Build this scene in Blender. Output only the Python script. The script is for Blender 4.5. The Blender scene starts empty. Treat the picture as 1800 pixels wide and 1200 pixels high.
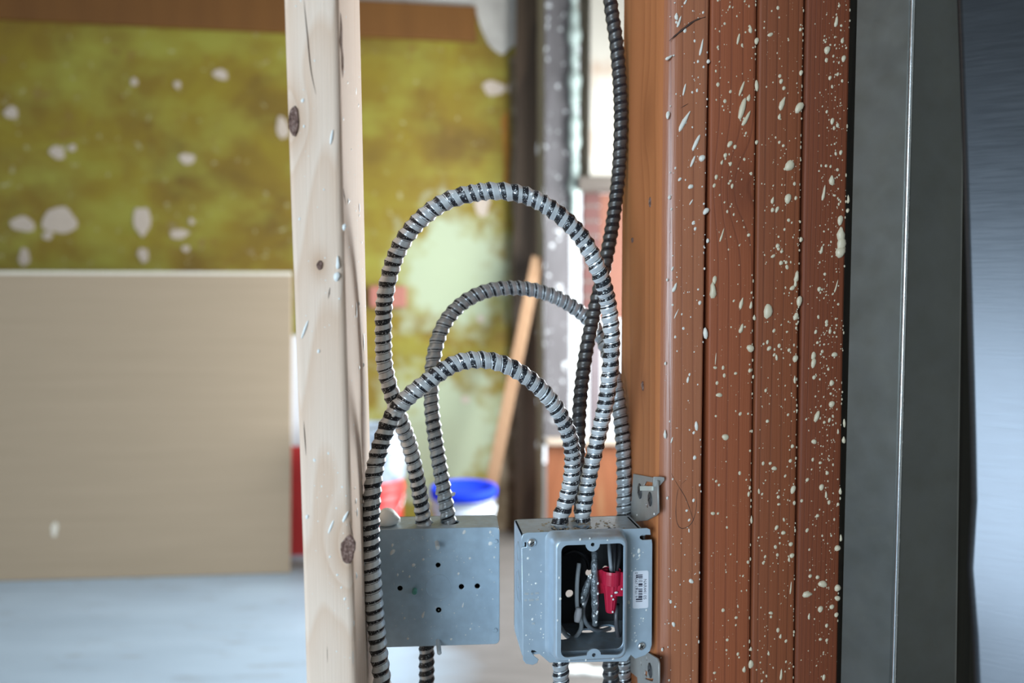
import bpy, bmesh, math, random
import numpy as np
from mathutils import Vector, Matrix

random.seed(7)
S = bpy.context.scene
COL = S.collection
R = math.radians

# ------------------------------------------------------------------ camera
F_PX = 1370.0
PITCH = R(3.0)
CAM_Z = 1.094
cd = bpy.data.cameras.new('camera')
cd.sensor_width = 36.0
cd.lens = F_PX / 1800.0 * 36.0
cd.clip_start = 0.02
cd.dof.use_dof = True
cd.dof.focus_distance = 0.635
cd.dof.aperture_fstop = 3.4
cam = bpy.data.objects.new('camera', cd)
COL.objects.link(cam)
cam.location = (0, 0, CAM_Z)
cam.rotation_euler = (R(90) - PITCH, 0, 0)
S.camera = cam

# ------------------------------------------------------------------ world, daylight, exposure
w = bpy.data.worlds.new('sky')
S.world = w
w.use_nodes = True
bg = w.node_tree.nodes['Background']
bg.inputs[0].default_value = (0.86, 0.94, 1.0, 1)
bg.inputs[1].default_value = 2.2


def area(name, loc, direction, sx, sy, power, col):
    l = bpy.data.lights.new(name, 'AREA')
    l.shape = 'RECTANGLE'
    l.size = sx
    l.size_y = sy
    l.energy = power
    l.color = col
    o = bpy.data.objects.new(name, l)
    o.location = loc
    o.rotation_euler = Vector(direction).to_track_quat('-Z', 'Y').to_euler()
    COL.objects.link(o)
    return o


# daylight in the window of the far room (right wall) and in the window behind the photographer
area('daylight_far_room', (0.92, 2.70, 1.20), (-1, 0.1, 0.0), 1.4, 1.2, 120, (0.88, 0.96, 1.0))
area('daylight_near_room', (-1.75, -2.42, 1.25), (0.3, 1, -0.05), 1.8, 1.3, 110, (0.66, 0.84, 1.0))
S.view_settings.view_transform = 'Standard'
S.view_settings.look = 'None'
S.view_settings.exposure = 0.0
S.view_settings.gamma = 1.0
S.view_settings.use_curve_mapping = False

# ------------------------------------------------------------------ geometry helpers
FWD = Vector((0, math.cos(PITCH), -math.sin(PITCH)))
UP = Vector((0, math.sin(PITCH), math.cos(PITCH)))
CAM = Vector((0, 0, CAM_Z))
ZUP = Vector((0, 0, 1))


def ray(x, y):
    return Vector((1, 0, 0)) * ((x - 900) / F_PX) + UP * ((600 - y) / F_PX) + FWD


def Pt(x, y, Y):
    d = ray(x, y)
    return CAM + d * (Y / d.y)


def hit(x, y, p0, n):
    d = ray(x, y)
    return CAM + d * ((p0 - CAM).dot(n) / d.dot(n))


def tag(o, label=None, cat=None, group=None, kind=None):
    if label: o['label'] = label
    if cat: o['category'] = cat
    if group: o['group'] = group
    if kind: o['kind'] = kind
    return o


def wloc(o):
    v = Vector(o.location)
    while o.parent:
        o = o.parent
        v += o.location
    return v


def empty(name, loc):
    o = bpy.data.objects.new(name, None)
    o.location = loc
    o.empty_display_size = 0.02
    COL.objects.link(o)
    return o


def link_mesh(name, me, mat, parent=None, smooth=False):
    """me holds world coordinates; the origin is moved to the base centre."""
    n = len(me.vertices)
    co = np.empty(n * 3, dtype=np.float32)
    me.vertices.foreach_get('co', co)
    co = co.reshape(-1, 3)
    lo, hi = co.min(0), co.max(0)
    c = np.array([(lo[0] + hi[0]) / 2, (lo[1] + hi[1]) / 2, lo[2]], dtype=np.float32)
    me.vertices.foreach_set('co', (co - c).ravel())
    if mat is not None:
        me.materials.clear()
        me.materials.append(mat)
    if smooth:
        me.polygons.foreach_set('use_smooth', [True] * len(me.polygons))
    me.update()
    o = bpy.data.objects.new(name, me)
    COL.objects.link(o)
    loc = Vector((float(c[0]), float(c[1]), float(c[2])))
    if parent is not None:
        o.parent = parent
        loc = loc - wloc(parent)
    o.location = loc
    return o


def mk(name, verts, faces, mat, parent=None, smooth=False):
    me = bpy.data.meshes.new(name)
    me.from_pydata([tuple(v) for v in verts], [], faces)
    bm = bmesh.new()
    bm.from_mesh(me)
    bmesh.ops.recalc_face_normals(bm, faces=bm.faces)
    bm.to_mesh(me)
    bm.free()
    return link_mesh(name, me, mat, parent, smooth)


def from_bm(name, bm, mat, parent=None, smooth=False):
    me = bpy.data.meshes.new(name)
    bmesh.ops.recalc_face_normals(bm, faces=bm.faces)
    bm.to_mesh(me)
    bm.free()
    return link_mesh(name, me, mat, parent, smooth)


class Fr:
    """A local frame: a = right, b = up, c = towards the viewer."""
    def __init__(s, o, ex, ey=ZUP):
        s.o = Vector(o)
        s.x = Vector(ex).normalized()
        s.y = (Vector(ey) - s.x * Vector(ey).dot(s.x)).normalized()
        s.z = s.x.cross(s.y)

    def p(s, a, b, c=0.0):
        return s.o + s.x * a + s.y * b + s.z * c

    def loc(s, x, y, c=0.0):
        h = hit(x, y, s.o + s.z * c, s.z) - s.o
        return (h.dot(s.x), h.dot(s.y))

    def mat(s):
        return Matrix(((s.x.x, s.y.x, s.z.x, s.o.x), (s.x.y, s.y.y, s.z.y, s.o.y), (s.x.z, s.y.z, s.z.z, s.o.z), (0, 0, 0, 1)))


def curve_mesh(name, loops, thick, M, bevel=0.0, res=2):
    cu = bpy.data.curves.new(name, 'CURVE')
    cu.dimensions = '2D'
    cu.fill_mode = 'BOTH'
    cu.extrude = max(thick / 2 - bevel, 1e-5)
    cu.bevel_depth = bevel
    cu.bevel_resolution = res
    for lp in loops:
        sp = cu.splines.new('POLY')
        sp.points.add(len(lp) - 1)
        for i, (a, b) in enumerate(lp):
            sp.points[i].co = (a, b, 0, 1)
        sp.use_cyclic_u = True
    tmp = bpy.data.objects.new(name, cu)
    COL.objects.link(tmp)
    dg = bpy.context.evaluated_depsgraph_get()
    me = bpy.data.meshes.new_from_object(tmp.evaluated_get(dg))
    bpy.data.objects.remove(tmp)
    bpy.data.curves.remove(cu)
    me.transform(M)
    return me


def plate(name, fr, outer, holes, thick, mat, parent=None, c=0.0, bevel=0.0):
    """Flat plate with holes; its front face lies at height c over the frame."""
    M = fr.mat() @ Matrix.Translation((0, 0, c - thick / 2))
    return link_mesh(name, curve_mesh(name, [outer] + list(holes), thick, M, bevel), mat, parent)


def circ(a, b, r, n=20, ry=None):
    ry = ry or r
    return [(a + r * math.cos(2 * math.pi * i / n), b + ry * math.sin(2 * math.pi * i / n)) for i in range(n)]


def rrect(a0, b0, a1, b1, r, n=5):
    out = []
    for (cx, cy, s) in ((a1 - r, b1 - r, 0), (a0 + r, b1 - r, 90), (a0 + r, b0 + r, 180), (a1 - r, b0 + r, 270)):
        for i in range(n + 1):
            t = R(s + 90 * i / n)
            out.append((cx + r * math.cos(t), cy + r * math.sin(t)))
    return out


def boxv(fr, a0, a1, b0, b1, c0, c1):
    v = [fr.p(a, b, c) for a in (a0, a1) for b in (b0, b1) for c in (c0, c1)]
    f = [(0, 1, 3, 2), (4, 6, 7, 5), (0, 4, 5, 1), (2, 3, 7, 6), (0, 2, 6, 4), (1, 5, 7, 3)]
    return v, f


def box(name, fr, a0, a1, b0, b1, c0, c1, mat, parent=None, bevel=0.0, seg=2):
    v, f = boxv(fr, a0, a1, b0, b1, c0, c1)
    bm = bmesh.new()
    vs = [bm.verts.new(p) for p in v]
    for q in f:
        bm.faces.new([vs[i] for i in q])
    if bevel:
        bmesh.ops.bevel(bm, geom=list(bm.edges), offset=bevel, segments=seg, affect='EDGES', profile=0.5)
    return from_bm(name, bm, mat, parent)


def catmull(pts, n=24):
    P = [Vector(p) for p in pts]
    P = [P[0] * 2 - P[1]] + P + [P[-1] * 2 - P[-2]]
    out = []
    for i in range(1, len(P) - 2):
        p0, p1, p2, p3 = P[i - 1:i + 3]
        for k in range(n):
            t = k / n
            out.append(0.5 * ((2 * p1) + (p2 - p0) * t + (2 * p0 - 5 * p1 + 4 * p2 - p3) * t * t + (3 * p1 - p0 - 3 * p2 + p3) * t ** 3))
    out.append(P[-2].copy())
    return out


def resample(pts, step):
    p = np.array([tuple(v) for v in pts])
    d = np.r_[0, np.cumsum(np.linalg.norm(np.diff(p, axis=0), axis=1))]
    n = max(int(d[-1] / step), 2)
    s = np.linspace(0, d[-1], n + 1)
    q = np.stack([np.interp(s, d, p[:, i]) for i in range(3)], 1)
    return q, s


def frames(q):
    t = np.gradient(q, axis=0)
    t /= np.linalg.norm(t, axis=1, keepdims=True)
    n = np.zeros_like(q)
    v = np.array([0.0, -1.0, 0.05])
    for i in range(len(q)):
        v = v - t[i] * v.dot(t[i])
        v /= np.linalg.norm(v)
        n[i] = v
    return t, n, np.cross(t, n)


def sweep(name, pts, radius, mat, parent=None, seg=10, step=0.003, taper=None, world=True):
    """A smooth round wire or rod along points."""
    q, s = resample(catmull(pts, 16), step)
    t, n, b = frames(q)
    verts, faces = [], []
    m = len(q)
    for i in range(m):
        r = radius if taper is None else radius * taper(s[i] / s[-1])
        for k in range(seg):
            a = 2 * math.pi * k / seg
            verts.append(q[i] + (n[i] * math.cos(a) + b[i] * math.sin(a)) * r)
    for i in range(m - 1):
        for k in range(seg):
            k2 = (k + 1) % seg
            faces.append((i * seg + k, i * seg + k2, (i + 1) * seg + k2, (i + 1) * seg + k))
    faces.append(tuple(range(seg)))
    faces.append(tuple((m - 1) * seg + k for k in range(seg)))
    return mk(name, verts, faces, mat, parent, True)


def lathe(name, c, prof, mat, parent=None, seg=32, smooth=True, axis=None):
    """prof: list of (r, h); axis frame default vertical."""
    fr = axis or Fr(c, (1, 0, 0), (0, 1, 0))
    verts, faces = [], []
    for (r, h) in prof:
        for k in range(seg):
            a = 2 * math.pi * k / seg
            verts.append(fr.p(r * math.cos(a), r * math.sin(a), h))
    for i in range(len(prof) - 1):
        for k in range(seg):
            k2 = (k + 1) % seg
            faces.append((i * seg + k, i * seg + k2, (i + 1) * seg + k2, (i + 1) * seg + k))
    faces.append(tuple(range(seg)))
    faces.append(tuple((len(prof) - 1) * seg + k for k in range(seg)))
    o = mk(name, verts, faces, mat, parent, False)
    if smooth:
        fl = [len(p.vertices) == 4 for p in o.data.polygons]
        o.data.polygons.foreach_set('use_smooth', fl)
    return o


# ------------------------------------------------------------------ material helpers
class NT:
    def __init__(s, name):
        s.m = bpy.data.materials.new(name)
        s.m.use_nodes = True
        s.t = s.m.node_tree
        s.b = s.t.nodes['Principled BSDF']
        s.geo = s.t.nodes.new('ShaderNodeNewGeometry')
        s.pos = s.geo.outputs['Position']

    def put(s, sock, v):
        if hasattr(v, 'is_linked') or isinstance(v, bpy.types.NodeSocket):
            s.t.links.new(v, sock)
        elif isinstance(v, (tuple, list)) and len(v) == 3 and sock.type == 'RGBA':
            sock.default_value = (*v, 1)
        else:
            sock.default_value = v

    def math(s, op, a, b=0.0, c=None, clamp=False):
        n = s.t.nodes.new('ShaderNodeMath')
        n.operation = op
        n.use_clamp = clamp
        s.put(n.inputs[0], a)
        s.put(n.inputs[1], b)
        if c is not None: s.put(n.inputs[2], c)
        return n.outputs[0]

    def vmath(s, op, a, b=(0, 0, 0)):
        n = s.t.nodes.new('ShaderNodeVectorMath')
        n.operation = op
        s.put(n.inputs[0], a)
        s.put(n.inputs[1], b)
        return n.outputs['Value'] if op in ('LENGTH', 'DISTANCE', 'DOT_PRODUCT') else n.outputs[0]

    def xyz(s, v):
        n = s.t.nodes.new('ShaderNodeSeparateXYZ')
        s.put(n.inputs[0], v)
        return n.outputs

    def noise(s, v, scale, detail=3.0, rough=0.5, dist=0.0):
        n = s.t.nodes.new('ShaderNodeTexNoise')
        s.put(n.inputs['Vector'], v)
        n.inputs['Scale'].default_value = scale
        n.inputs['Detail'].default_value = detail
        n.inputs['Roughness'].default_value = rough
        n.inputs['Distortion'].default_value = dist
        return n.outputs['Fac']

    def voro(s, v, scale, feature='F1'):
        n = s.t.nodes.new('ShaderNodeTexVoronoi')
        n.feature = feature
        s.put(n.inputs['Vector'], v)
        n.inputs['Scale'].default_value = scale
        return n.outputs['Distance']

    def ramp(s, f, stops):
        n = s.t.nodes.new('ShaderNodeValToRGB')
        s.put(n.inputs[0], f)
        e = n.color_ramp.elements
        while len(e) < len(stops):
            e.new(0.5)
        for i, (p, c) in enumerate(stops):
            e[i].position = p
            if not isinstance(c, (tuple, list)): c = (c, c, c)
            e[i].color = (*c, 1)
        return n.outputs[0]

    def mix(s, f, a, b, mode='MIX'):
        n = s.t.nodes.new('ShaderNodeMix')
        n.data_type = 'RGBA'
        n.blend_type = mode
        s.put(n.inputs[0], f)
        s.put(n.inputs[6], a)
        s.put(n.inputs[7], b)
        return n.outputs[2]

    def bump(s, h, strength=0.3, dist=0.001):
        n = s.t.nodes.new('ShaderNodeBump')
        n.inputs['Strength'].default_value = strength
        n.inputs['Distance'].default_value = dist
        s.put(n.inputs['Height'], h)
        s.t.links.new(n.outputs[0], s.b.inputs['Normal'])

    def out(s, col=None, rough=0.6, metal=0.0, spec=0.5):
        if col is not None: s.put(s.b.inputs['Base Color'], col)
        s.put(s.b.inputs['Roughness'], rough)
        s.put(s.b.inputs['Metallic'], metal)
        s.b.inputs['Specular IOR Level'].default_value = spec
        return s.m


def sc(v, k):
    return tuple(min(1.0, c * k) for c in v)


def srgb(r, g, b):
    f = lambda c: (c / 255 / 12.92) if c / 255 <= 0.04045 else ((c / 255 + 0.055) / 1.055) ** 2.4
    return (f(r), f(g), f(b))


def plain(name, col, rough=0.6, metal=0.0, var=0.12, scale=60.0, spec=0.5):
    n = NT(name)
    f = n.noise(n.pos, scale, 4)
    n.bump(n.noise(n.pos, scale * 6, 3), 0.15, 0.0005)
    return n.out(n.mix(f, sc(col, 1 - var), sc(col, 1 + var)), rough, metal, spec)


def wood(name, light, dark, pith, tilt, freq, knots=(), contrast=0.5, rough=0.6, spec=0.3, fine=0.35, wobble=0.016, line=0.62, blot=0.0, blotcol=(0.1, 0.05, 0.03)):
    """Growth rings around a tilted pith line, fibres along z, bending round the knots."""
    n = NT(name)
    x, y, z = n.xyz(n.pos)
    st = n.vmath('MULTIPLY', n.pos, (1, 1, 0.12))
    wob = n.math('MULTIPLY', n.math('SUBTRACT', n.noise(st, 22, 2), 0.5), wobble)
    dx = n.math('SUBTRACT', n.math('SUBTRACT', x, pith[0]), n.math('MULTIPLY', n.math('SUBTRACT', z, pith[2]), tilt[0]))
    dy = n.math('SUBTRACT', n.math('SUBTRACT', y, pith[1]), n.math('MULTIPLY', n.math('SUBTRACT', z, pith[2]), tilt[1]))
    r = n.math('SQRT', n.math('ADD', n.math('MULTIPLY', dx, dx), n.math('MULTIPLY', dy, dy)))
    r = n.math('ADD', r, wob)
    halo = None
    for (k, rad) in knots:
        d = n.vmath('LENGTH', n.vmath('MULTIPLY', n.vmath('SUBTRACT', n.pos, tuple(k)), (1, 1, 0.55)))
        e = n.math('EXPONENT', n.math('MULTIPLY', n.math('MULTIPLY', d, d), -1.0 / (rad * rad)))
        r = n.math('ADD', r, n.math('MULTIPLY', e, rad * 0.9))
        halo = e if halo is None else n.math('MAXIMUM', halo, e)
    ph = n.math('FRACT', n.math('MULTIPLY', r, freq))
    ring = n.ramp(ph, [(0.0, 0.0), (line, 0.55 if line < .7 else 0.2), (0.86 if line < .7 else 0.92, 1.0), (1.0, 0.0)])
    fib = n.noise(n.vmath('MULTIPLY', n.pos, (1, 1, 0.02)), 900, 2)
    big = n.noise(st, 14, 3)
    f = n.math('ADD', n.math('MULTIPLY', ring, contrast), n.math('MULTIPLY', n.math('SUBTRACT', fib, 0.5), fine), clamp=False)
    f = n.math('ADD', f, n.math('MULTIPLY', n.math('SUBTRACT', big, 0.5), 0.7), clamp=True)
    col = n.mix(f, light, dark)
    if halo is not None:
        col = n.mix(n.math('MULTIPLY', halo, 0.5), col, sc(dark, 0.85))
    if blot:
        b = n.ramp(n.noise(st, 9, 5, 0.6), [(0.52, 0.0), (0.72, 1.0)])
        col = n.mix(n.math('MULTIPLY', b, blot), col, blotcol)
    n.bump(n.math('ADD', n.math('MULTIPLY', ring, -0.4), fib), 0.35, 0.0006)
    return n.out(col, rough, 0.0, spec)


# ------------------------------------------------------------------ the frame of the stud wall
TH = R(4.8)
E1 = Vector((math.cos(TH), math.sin(TH), 0))
E2 = Vector((-math.sin(TH), math.cos(TH), 0))
CEIL = 2.52

# ---- common materials
def steel(name, col=(0.56, 0.60, 0.63), rough=0.38, mottle=0.25, dust=0.0, metal=0.85):
    n = NT(name)
    sp = n.voro(n.vmath('ADD', n.pos, (0, 0, 0)), 160, 'SMOOTH_F1')
    a = n.noise(n.pos, 45, 5, 0.6)
    c = n.mix(a, sc(col, 1 - mottle), sc(col, 1 + mottle))
    c = n.mix(n.math('MULTIPLY', sp, 0.35), c, sc(col, 0.7))
    if dust:
        up = n.xyz(n.geo.outputs['Normal'])[2]
        d = n.math('MULTIPLY', n.math('MAXIMUM', n.math('SUBTRACT', up, 0.25), 0.0), dust)
        d = n.math('MULTIPLY', d, n.noise(n.pos, 170, 4), clamp=True)
        c = n.mix(n.math('MULTIPLY', d, 2.0, clamp=True), c, (0.33, 0.31, 0.27))
    rr = n.math('ADD', rough, n.math('MULTIPLY', n.math('SUBTRACT', n.noise(n.pos, 120, 4), 0.5), 0.25))
    n.bump(n.noise(n.pos, 350, 3), 0.08, 0.0004)
    return n.out(c, rr, metal)


M_box = steel('galvanised_box', (0.50, 0.64, 0.77), 0.42, 0.34, 0.5, 0.35)
M_cover = steel('galvanised_cover', (0.49, 0.60, 0.70), 0.36, 0.10, 0.6, 0.35)
M_brk = steel('bracket_steel', (0.45, 0.44, 0.42), 0.5, 0.12, 0.0, 0.5)
M_screw = steel('zinc_screw', (0.75, 0.77, 0.78), 0.25, 0.08, 0.0, 0.95)
M_dark = plain('shade_and_chip_black', (0.012, 0.012, 0.014), 0.8)  # black for shade behind holes and in slots, also for a dark chip
M_drop = plain('dried_cream_drops', srgb(206, 192, 164), 0.4, 0, 0.06, 200)
M_dropw = plain('dried_white_drops', srgb(240, 240, 236), 0.4, 0, 0.04, 200)
M_drop1 = plain('dried_off_white_drops', srgb(224, 218, 206), 0.4, 0, 0.06, 200)
M_green = plain('green_screw_paint', (0.12, 0.38, 0.30), 0.4)

# ------------------------------------------------------------------ the setting
def quadbox(name, x0, x1, y0, y1, z0, z1, mat, kind='structure'):
    o = box(name, Fr((0, 0, 0), (1, 0, 0)), x0, x1, z0, z1, -y1, -y0, mat)
    if kind: o['kind'] = kind
    return o


n = NT('dusty_floor')
st = n.vmath('MULTIPLY', n.pos, (0.35, 1.6, 1))
a = n.noise(st, 4.0, 5, 0.6)
b = n.noise(st, 14.0, 4, 0.6)
c = n.mix(a, srgb(146, 162, 178), srgb(184, 201, 216))
c = n.mix(n.ramp(b, [(0.58, 0.0), (0.75, 0.6)]), c, srgb(130, 122, 116))
fx = n.xyz(n.pos)[0]
bare = n.ramp(n.math('ADD', n.math('ADD', fx, 0.42), n.math('MULTIPLY', n.math('SUBTRACT', a, 0.5), 0.35)), [(0.05, 0.0), (0.32, 1.0)])
c = n.mix(bare, c, n.mix(b, srgb(92, 86, 82), srgb(126, 120, 116)))   # darker grey-brown tone along the right side
M_floor = n.out(c, 0.5, 0, 0.35)
quadbox('floor', -4.2, 1.6, -2.6, 5.2, -0.08, 0.0, M_floor)
M_ceil = plain('old_ceiling_plaster', srgb(120, 112, 102), 0.9, 0, 0.1, 8)
quadbox('ceiling', -4.2, 1.6, -2.6, 4.2, CEIL, CEIL + 0.08, M_ceil)

# far wall with old yellow-green paint
TW = R(8.2)
WP = Pt(840, 75, 3.65)
WF = Fr((WP.x, WP.y, 0), (math.cos(TW), math.sin(TW), 0))
n = NT('yellow_green_plaster')
p = n.vmath('MULTIPLY', n.pos, (1, 1, 1))
f1 = n.noise(p, 2.6, 6, 0.62, 0.5)
f2 = n.noise(n.vmath('ADD', n.vmath('MULTIPLY', p, (1, 1, 1.5)), (7, 3, 1)), 3.6, 4, 0.55)
f3 = n.noise(n.vmath('ADD', p, (1, 9, 4)), 9.0, 4, 0.55)
c = n.ramp(f1, [(0.30, srgb(90, 66, 2)), (0.47, srgb(110, 87, 4)), (0.60, srgb(120, 102, 8)), (0.75, srgb(120, 112, 24))])
c = n.mix(n.ramp(f2, [(0.44, 0.0), (0.68, 0.9)]), c, srgb(130, 124, 40))
c = n.mix(n.ramp(f3, [(0.62, 0.0), (0.72, 0.75)]), c, srgb(112, 82, 20))
f4 = n.noise(n.vmath('ADD', p, (4, 2, 8)), 26.0, 3, 0.5)
c = n.mix(n.ramp(f4, [(0.66, 0.0), (0.72, 0.8)]), c, srgb(148, 140, 100))
n.bump(f2, 0.25, 0.01)
pale_mix = None                                   # two round areas mixed towards pale grey-green, with noisy edges
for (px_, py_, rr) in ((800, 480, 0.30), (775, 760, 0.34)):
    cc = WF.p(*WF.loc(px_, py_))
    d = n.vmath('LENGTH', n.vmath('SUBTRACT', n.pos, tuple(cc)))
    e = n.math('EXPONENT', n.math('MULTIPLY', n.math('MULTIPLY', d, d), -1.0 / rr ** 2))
    pale_mix = e if pale_mix is None else n.math('MAXIMUM', pale_mix, e)
pale_mix = n.ramp(n.math('ADD', pale_mix, n.math('MULTIPLY', n.math('SUBTRACT', f3, 0.5), 1.5)), [(0.28, 0.0), (0.70, 0.9)])
c = n.mix(pale_mix, c, srgb(152, 160, 134))
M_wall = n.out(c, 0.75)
WR = WF.loc(908, 500)[0]
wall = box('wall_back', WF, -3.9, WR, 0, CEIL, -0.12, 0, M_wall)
wall['kind'] = 'structure'
M_patch = plain('pale_bare_plaster', srgb(170, 154, 140), 0.9, 0, 0.08, 30)


def blob(rng, a, b, ra, rb, n=16, rag=0.18):
    ph = [rng.uniform(0, 6.28) for _ in range(3)]
    out = []
    for i in range(n):
        t = 2 * math.pi * i / n
        k = 1 + rag * (math.sin(2 * t + ph[0]) * 0.5 + math.sin(3 * t + ph[1]) * 0.5 + math.sin(5 * t + ph[2]) * 0.35)
        out.append((a + ra * k * math.cos(t), b + rb * k * math.sin(t)))
    return out


rng = random.Random(3)
for (x, y, rx, ry) in ((105, 388, 25, 24), (40, 394, 20, 12), (84, 414, 8, 7), (250, 388, 13, 26), (43, 452, 9, 14), (20, 198, 10, 11), (101, 268, 12, 11),
                       (127, 260, 6, 6), (329, 279, 12, 10), (388, 131, 12, 9), (312, 149, 6, 6), (236, 144, 6, 6), (315, 411, 16, 8), (327, 437, 6, 6),
                       (337, 389, 5, 5), (497, 225, 10, 20), (252, 448, 9, 12), (848, 360, 14, 20), (868, 155, 22, 12), (905, 155, 14, 14), (845, 560, 7, 6), (818, 702, 8, 6)):
    a, b = WF.loc(x, y)
    k = 3.55 / F_PX
    plate('plaster_patch', WF, blob(rng, a, b, rx * k, ry * k), [], 0.003, M_patch, wall, 0.003)
# large bare area at the upper right end
n = NT('grey_bare_plaster')
M_bare = n.out(n.mix(n.noise(n.pos, 7, 5, 0.6), srgb(120, 112, 104), srgb(196, 190, 182)), 0.9)
pts = [WF.loc(x, y) for x, y in ((828, -20), (836, 20), (845, 50), (858, 78), (870, 90), (884, 97), (898, 84), (906, 80), (907, -20))]
plate('plaster_patch', WF, pts[::-1], [], 0.006, M_bare, wall, 0.006)
pts = [WF.loc(x, y) for x, y in ((-60, -20), (-60, 2), (300, 4), (640, 12), (835, 20), (835, -20))]
plate('plaster_patch', WF, pts[::-1], [], 0.006, M_bare, wall, 0.006)
# broken lower right end: bare brown-grey base coat
n = NT('brown_base_coat')
f = n.noise(n.pos, 9, 6, 0.65)
M_brown = n.out(n.ramp(f, [(0.3, srgb(62, 46, 32)), (0.5, srgb(108, 92, 70)), (0.7, srgb(150, 136, 116))]), 0.9)
pts = [WF.loc(x, y) for x, y in ((895, 100), (906, 100), (907, 930), (858, 945), (862, 880), (870, 820), (884, 760), (886, 700), (898, 640), (900, 560), (897, 460), (903, 400), (894, 330), (900, 250))]
plate('plaster_patch', WF, pts[::-1], [], 0.008, M_brown, wall, 0.008)
n = NT('rust_stain_plaster')
M_rust = n.out(n.mix(n.noise(n.pos, 12, 5), srgb(120, 70, 14), srgb(150, 108, 30)), 0.85)
pts = [WF.loc(x, y) for x, y in ((880, 210), (893, 190), (897, 260), (894, 330), (896, 350), (884, 340), (886, 290))]
plate('plaster_patch', WF, pts[::-1], [], 0.004, M_rust, wall, 0.004)

# header board along the top of the wall
M_beam = wood('old_brown_board', srgb(104, 66, 26), srgb(68, 40, 14), (0, 3.9, 1), (0, 0), 60, contrast=0.3)
a1, b1 = WF.loc(836, 76)
beam = box('header_board', WF, -3.8, a1, b1, b1 + 0.155, 0.0, 0.035, M_beam, None, 0.003)
tag(beam, 'long brown wooden board fixed along the top of the yellow wall', 'board')

# side walls (the window of each room is an opening with a frame)
M_paint = plain('grey_white_plaster', srgb(196, 192, 184), 0.9, 0, 0.06, 6)
M_wood_d = wood('dark_old_timber', srgb(74, 58, 44), srgb(34, 25, 18), (0.1, 4.0, 1), (0.01, 0.02), 70, contrast=0.5, blot=0.5)


def wall_with_window(name, fr, a0, a1, wa0, wa1, wb0, wb1, mat):
    o = plate(name, fr, [(a0, 0), (a1, 0), (a1, CEIL), (a0, CEIL)], [[(wa0, wb0), (wa0, wb1), (wa1, wb1), (wa1, wb0)]], 0.1, mat, None, 0.0)
    o['kind'] = 'structure'
    return o


fr_r = Fr((0.96, 4.2, 0), (0, -1, 0))          # right wall of the far room, seen face looks to -x
wall_with_window('wall_right', fr_r, 0.3, 3.35, 0.7, 2.3, 0.5, 1.9, M_paint)
fr_b = Fr((1.5, -2.45, 0), (-1, 0, 0))         # wall behind the photographer
wall_with_window('wall_front', fr_b, -0.1, 5.7, 2.25, 4.25, 0.55, 1.95, M_paint)
quadbox('wall_left', -4.2, -4.1, -2.6, 4.2, 0, CEIL, M_paint)
quadbox('wall_side', 1.5, 1.6, -2.6, 1.0, 0, CEIL, M_paint)
M_wframe = plain('white_window_paint', srgb(225, 225, 220), 0.5)
for nm, fr, (wa0, wa1, wb0, wb1) in (('window_1', fr_r, (0.7, 2.3, 0.5, 1.9)), ('window_2', fr_b, (2.25, 4.25, 0.55, 1.95))):
    mid = (wb0 + wb1) / 2
    o = plate(nm, fr, [(wa0, wb0), (wa1, wb0), (wa1, wb1), (wa0, wb1)],
              [[(wa0 + .06, wb0 + .06), (wa0 + .06, mid - .02), (wa1 - .06, mid - .02), (wa1 - .06, wb0 + .06)],
               [(wa0 + .06, mid + .02), (wa0 + .06, wb1 - .06), (wa1 - .06, wb1 - .06), (wa1 - .06, mid + .02)]], 0.04, M_wframe, None, -0.055)
    o['kind'] = 'structure'

# ------------------------------------------------------------------ the paint drops
def dome(variant):
    rg = random.Random(variant)
    seg, verts, faces = 10, [], []
    for (rr, h) in ((1.0, 0.0), (0.86, 0.55), (0.45, 0.92)):
        for k in range(seg):
            a = 2 * math.pi * k / seg
            x, y = rr * math.cos(a), rr * math.sin(a)
            j = 1 + (0.12 * math.sin(2 * a + variant) + 0.07 * math.sin(3 * a + 2 * variant)) * (1 if rr > .5 else .3)
            x, y = x * j, y * j
            if variant >= 2:
                x *= 0.72 - 0.34 * y + (0.10 * math.sin(7 * y + variant))
            verts.append((x, y, h))
    verts.append((0, -0.1, 1.0))
    for i in range(2):
        for k in range(seg):
            k2 = (k + 1) % seg
            faces.append((i * seg + k, i * seg + k2, (i + 1) * seg + k2, (i + 1) * seg + k))
    for k in range(seg):
        faces.append((2 * seg + k, 2 * seg + (k + 1) % seg, 3 * seg))
    return verts, faces


DROPS = {}


def drop_mesh(variant, mat):
    key = (variant, mat.name)
    if key not in DROPS:
        me = bpy.data.meshes.new('paint_drop')
        v, f = dome(variant)
        me.from_pydata(v, [], f)
        me.materials.append(mat)
        me.polygons.foreach_set('use_smooth', [True] * len(me.polygons))
        me.update()
        DROPS[key] = me
    return DROPS[key]


def put_drop(parent, fr, x, y, ln, wd, tilt, mat, c=0.0, hgt=None):
    """A drop on the plane of the frame where pixel (x, y) meets it; ln, wd in pixels of the photograph."""
    a, b = fr.loc(x, y, c)
    P = fr.p(a, b, c)
    k = P.y / F_PX
    L, W = ln * k / 2, wd * k / 2
    v = (2 + int(x + y) % 3) if ln > 2.0 * wd else int(x + y) % 2
    if v >= 2: W *= 1.3
    h = hgt or min(L, W) * 0.7
    o = bpy.data.objects.new('paint_drop', drop_mesh(v, mat))
    COL.objects.link(o)
    o.parent = parent
    rot = Matrix.Rotation(-R(tilt), 4, 'Z')
    M = Matrix.Translation(-wloc(parent)) @ Matrix.Translation(P) @ fr.mat().to_3x3().to_4x4() @ rot @ Matrix.Diagonal((W, L, h, 1))
    o.matrix_basis = M
    return o


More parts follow.
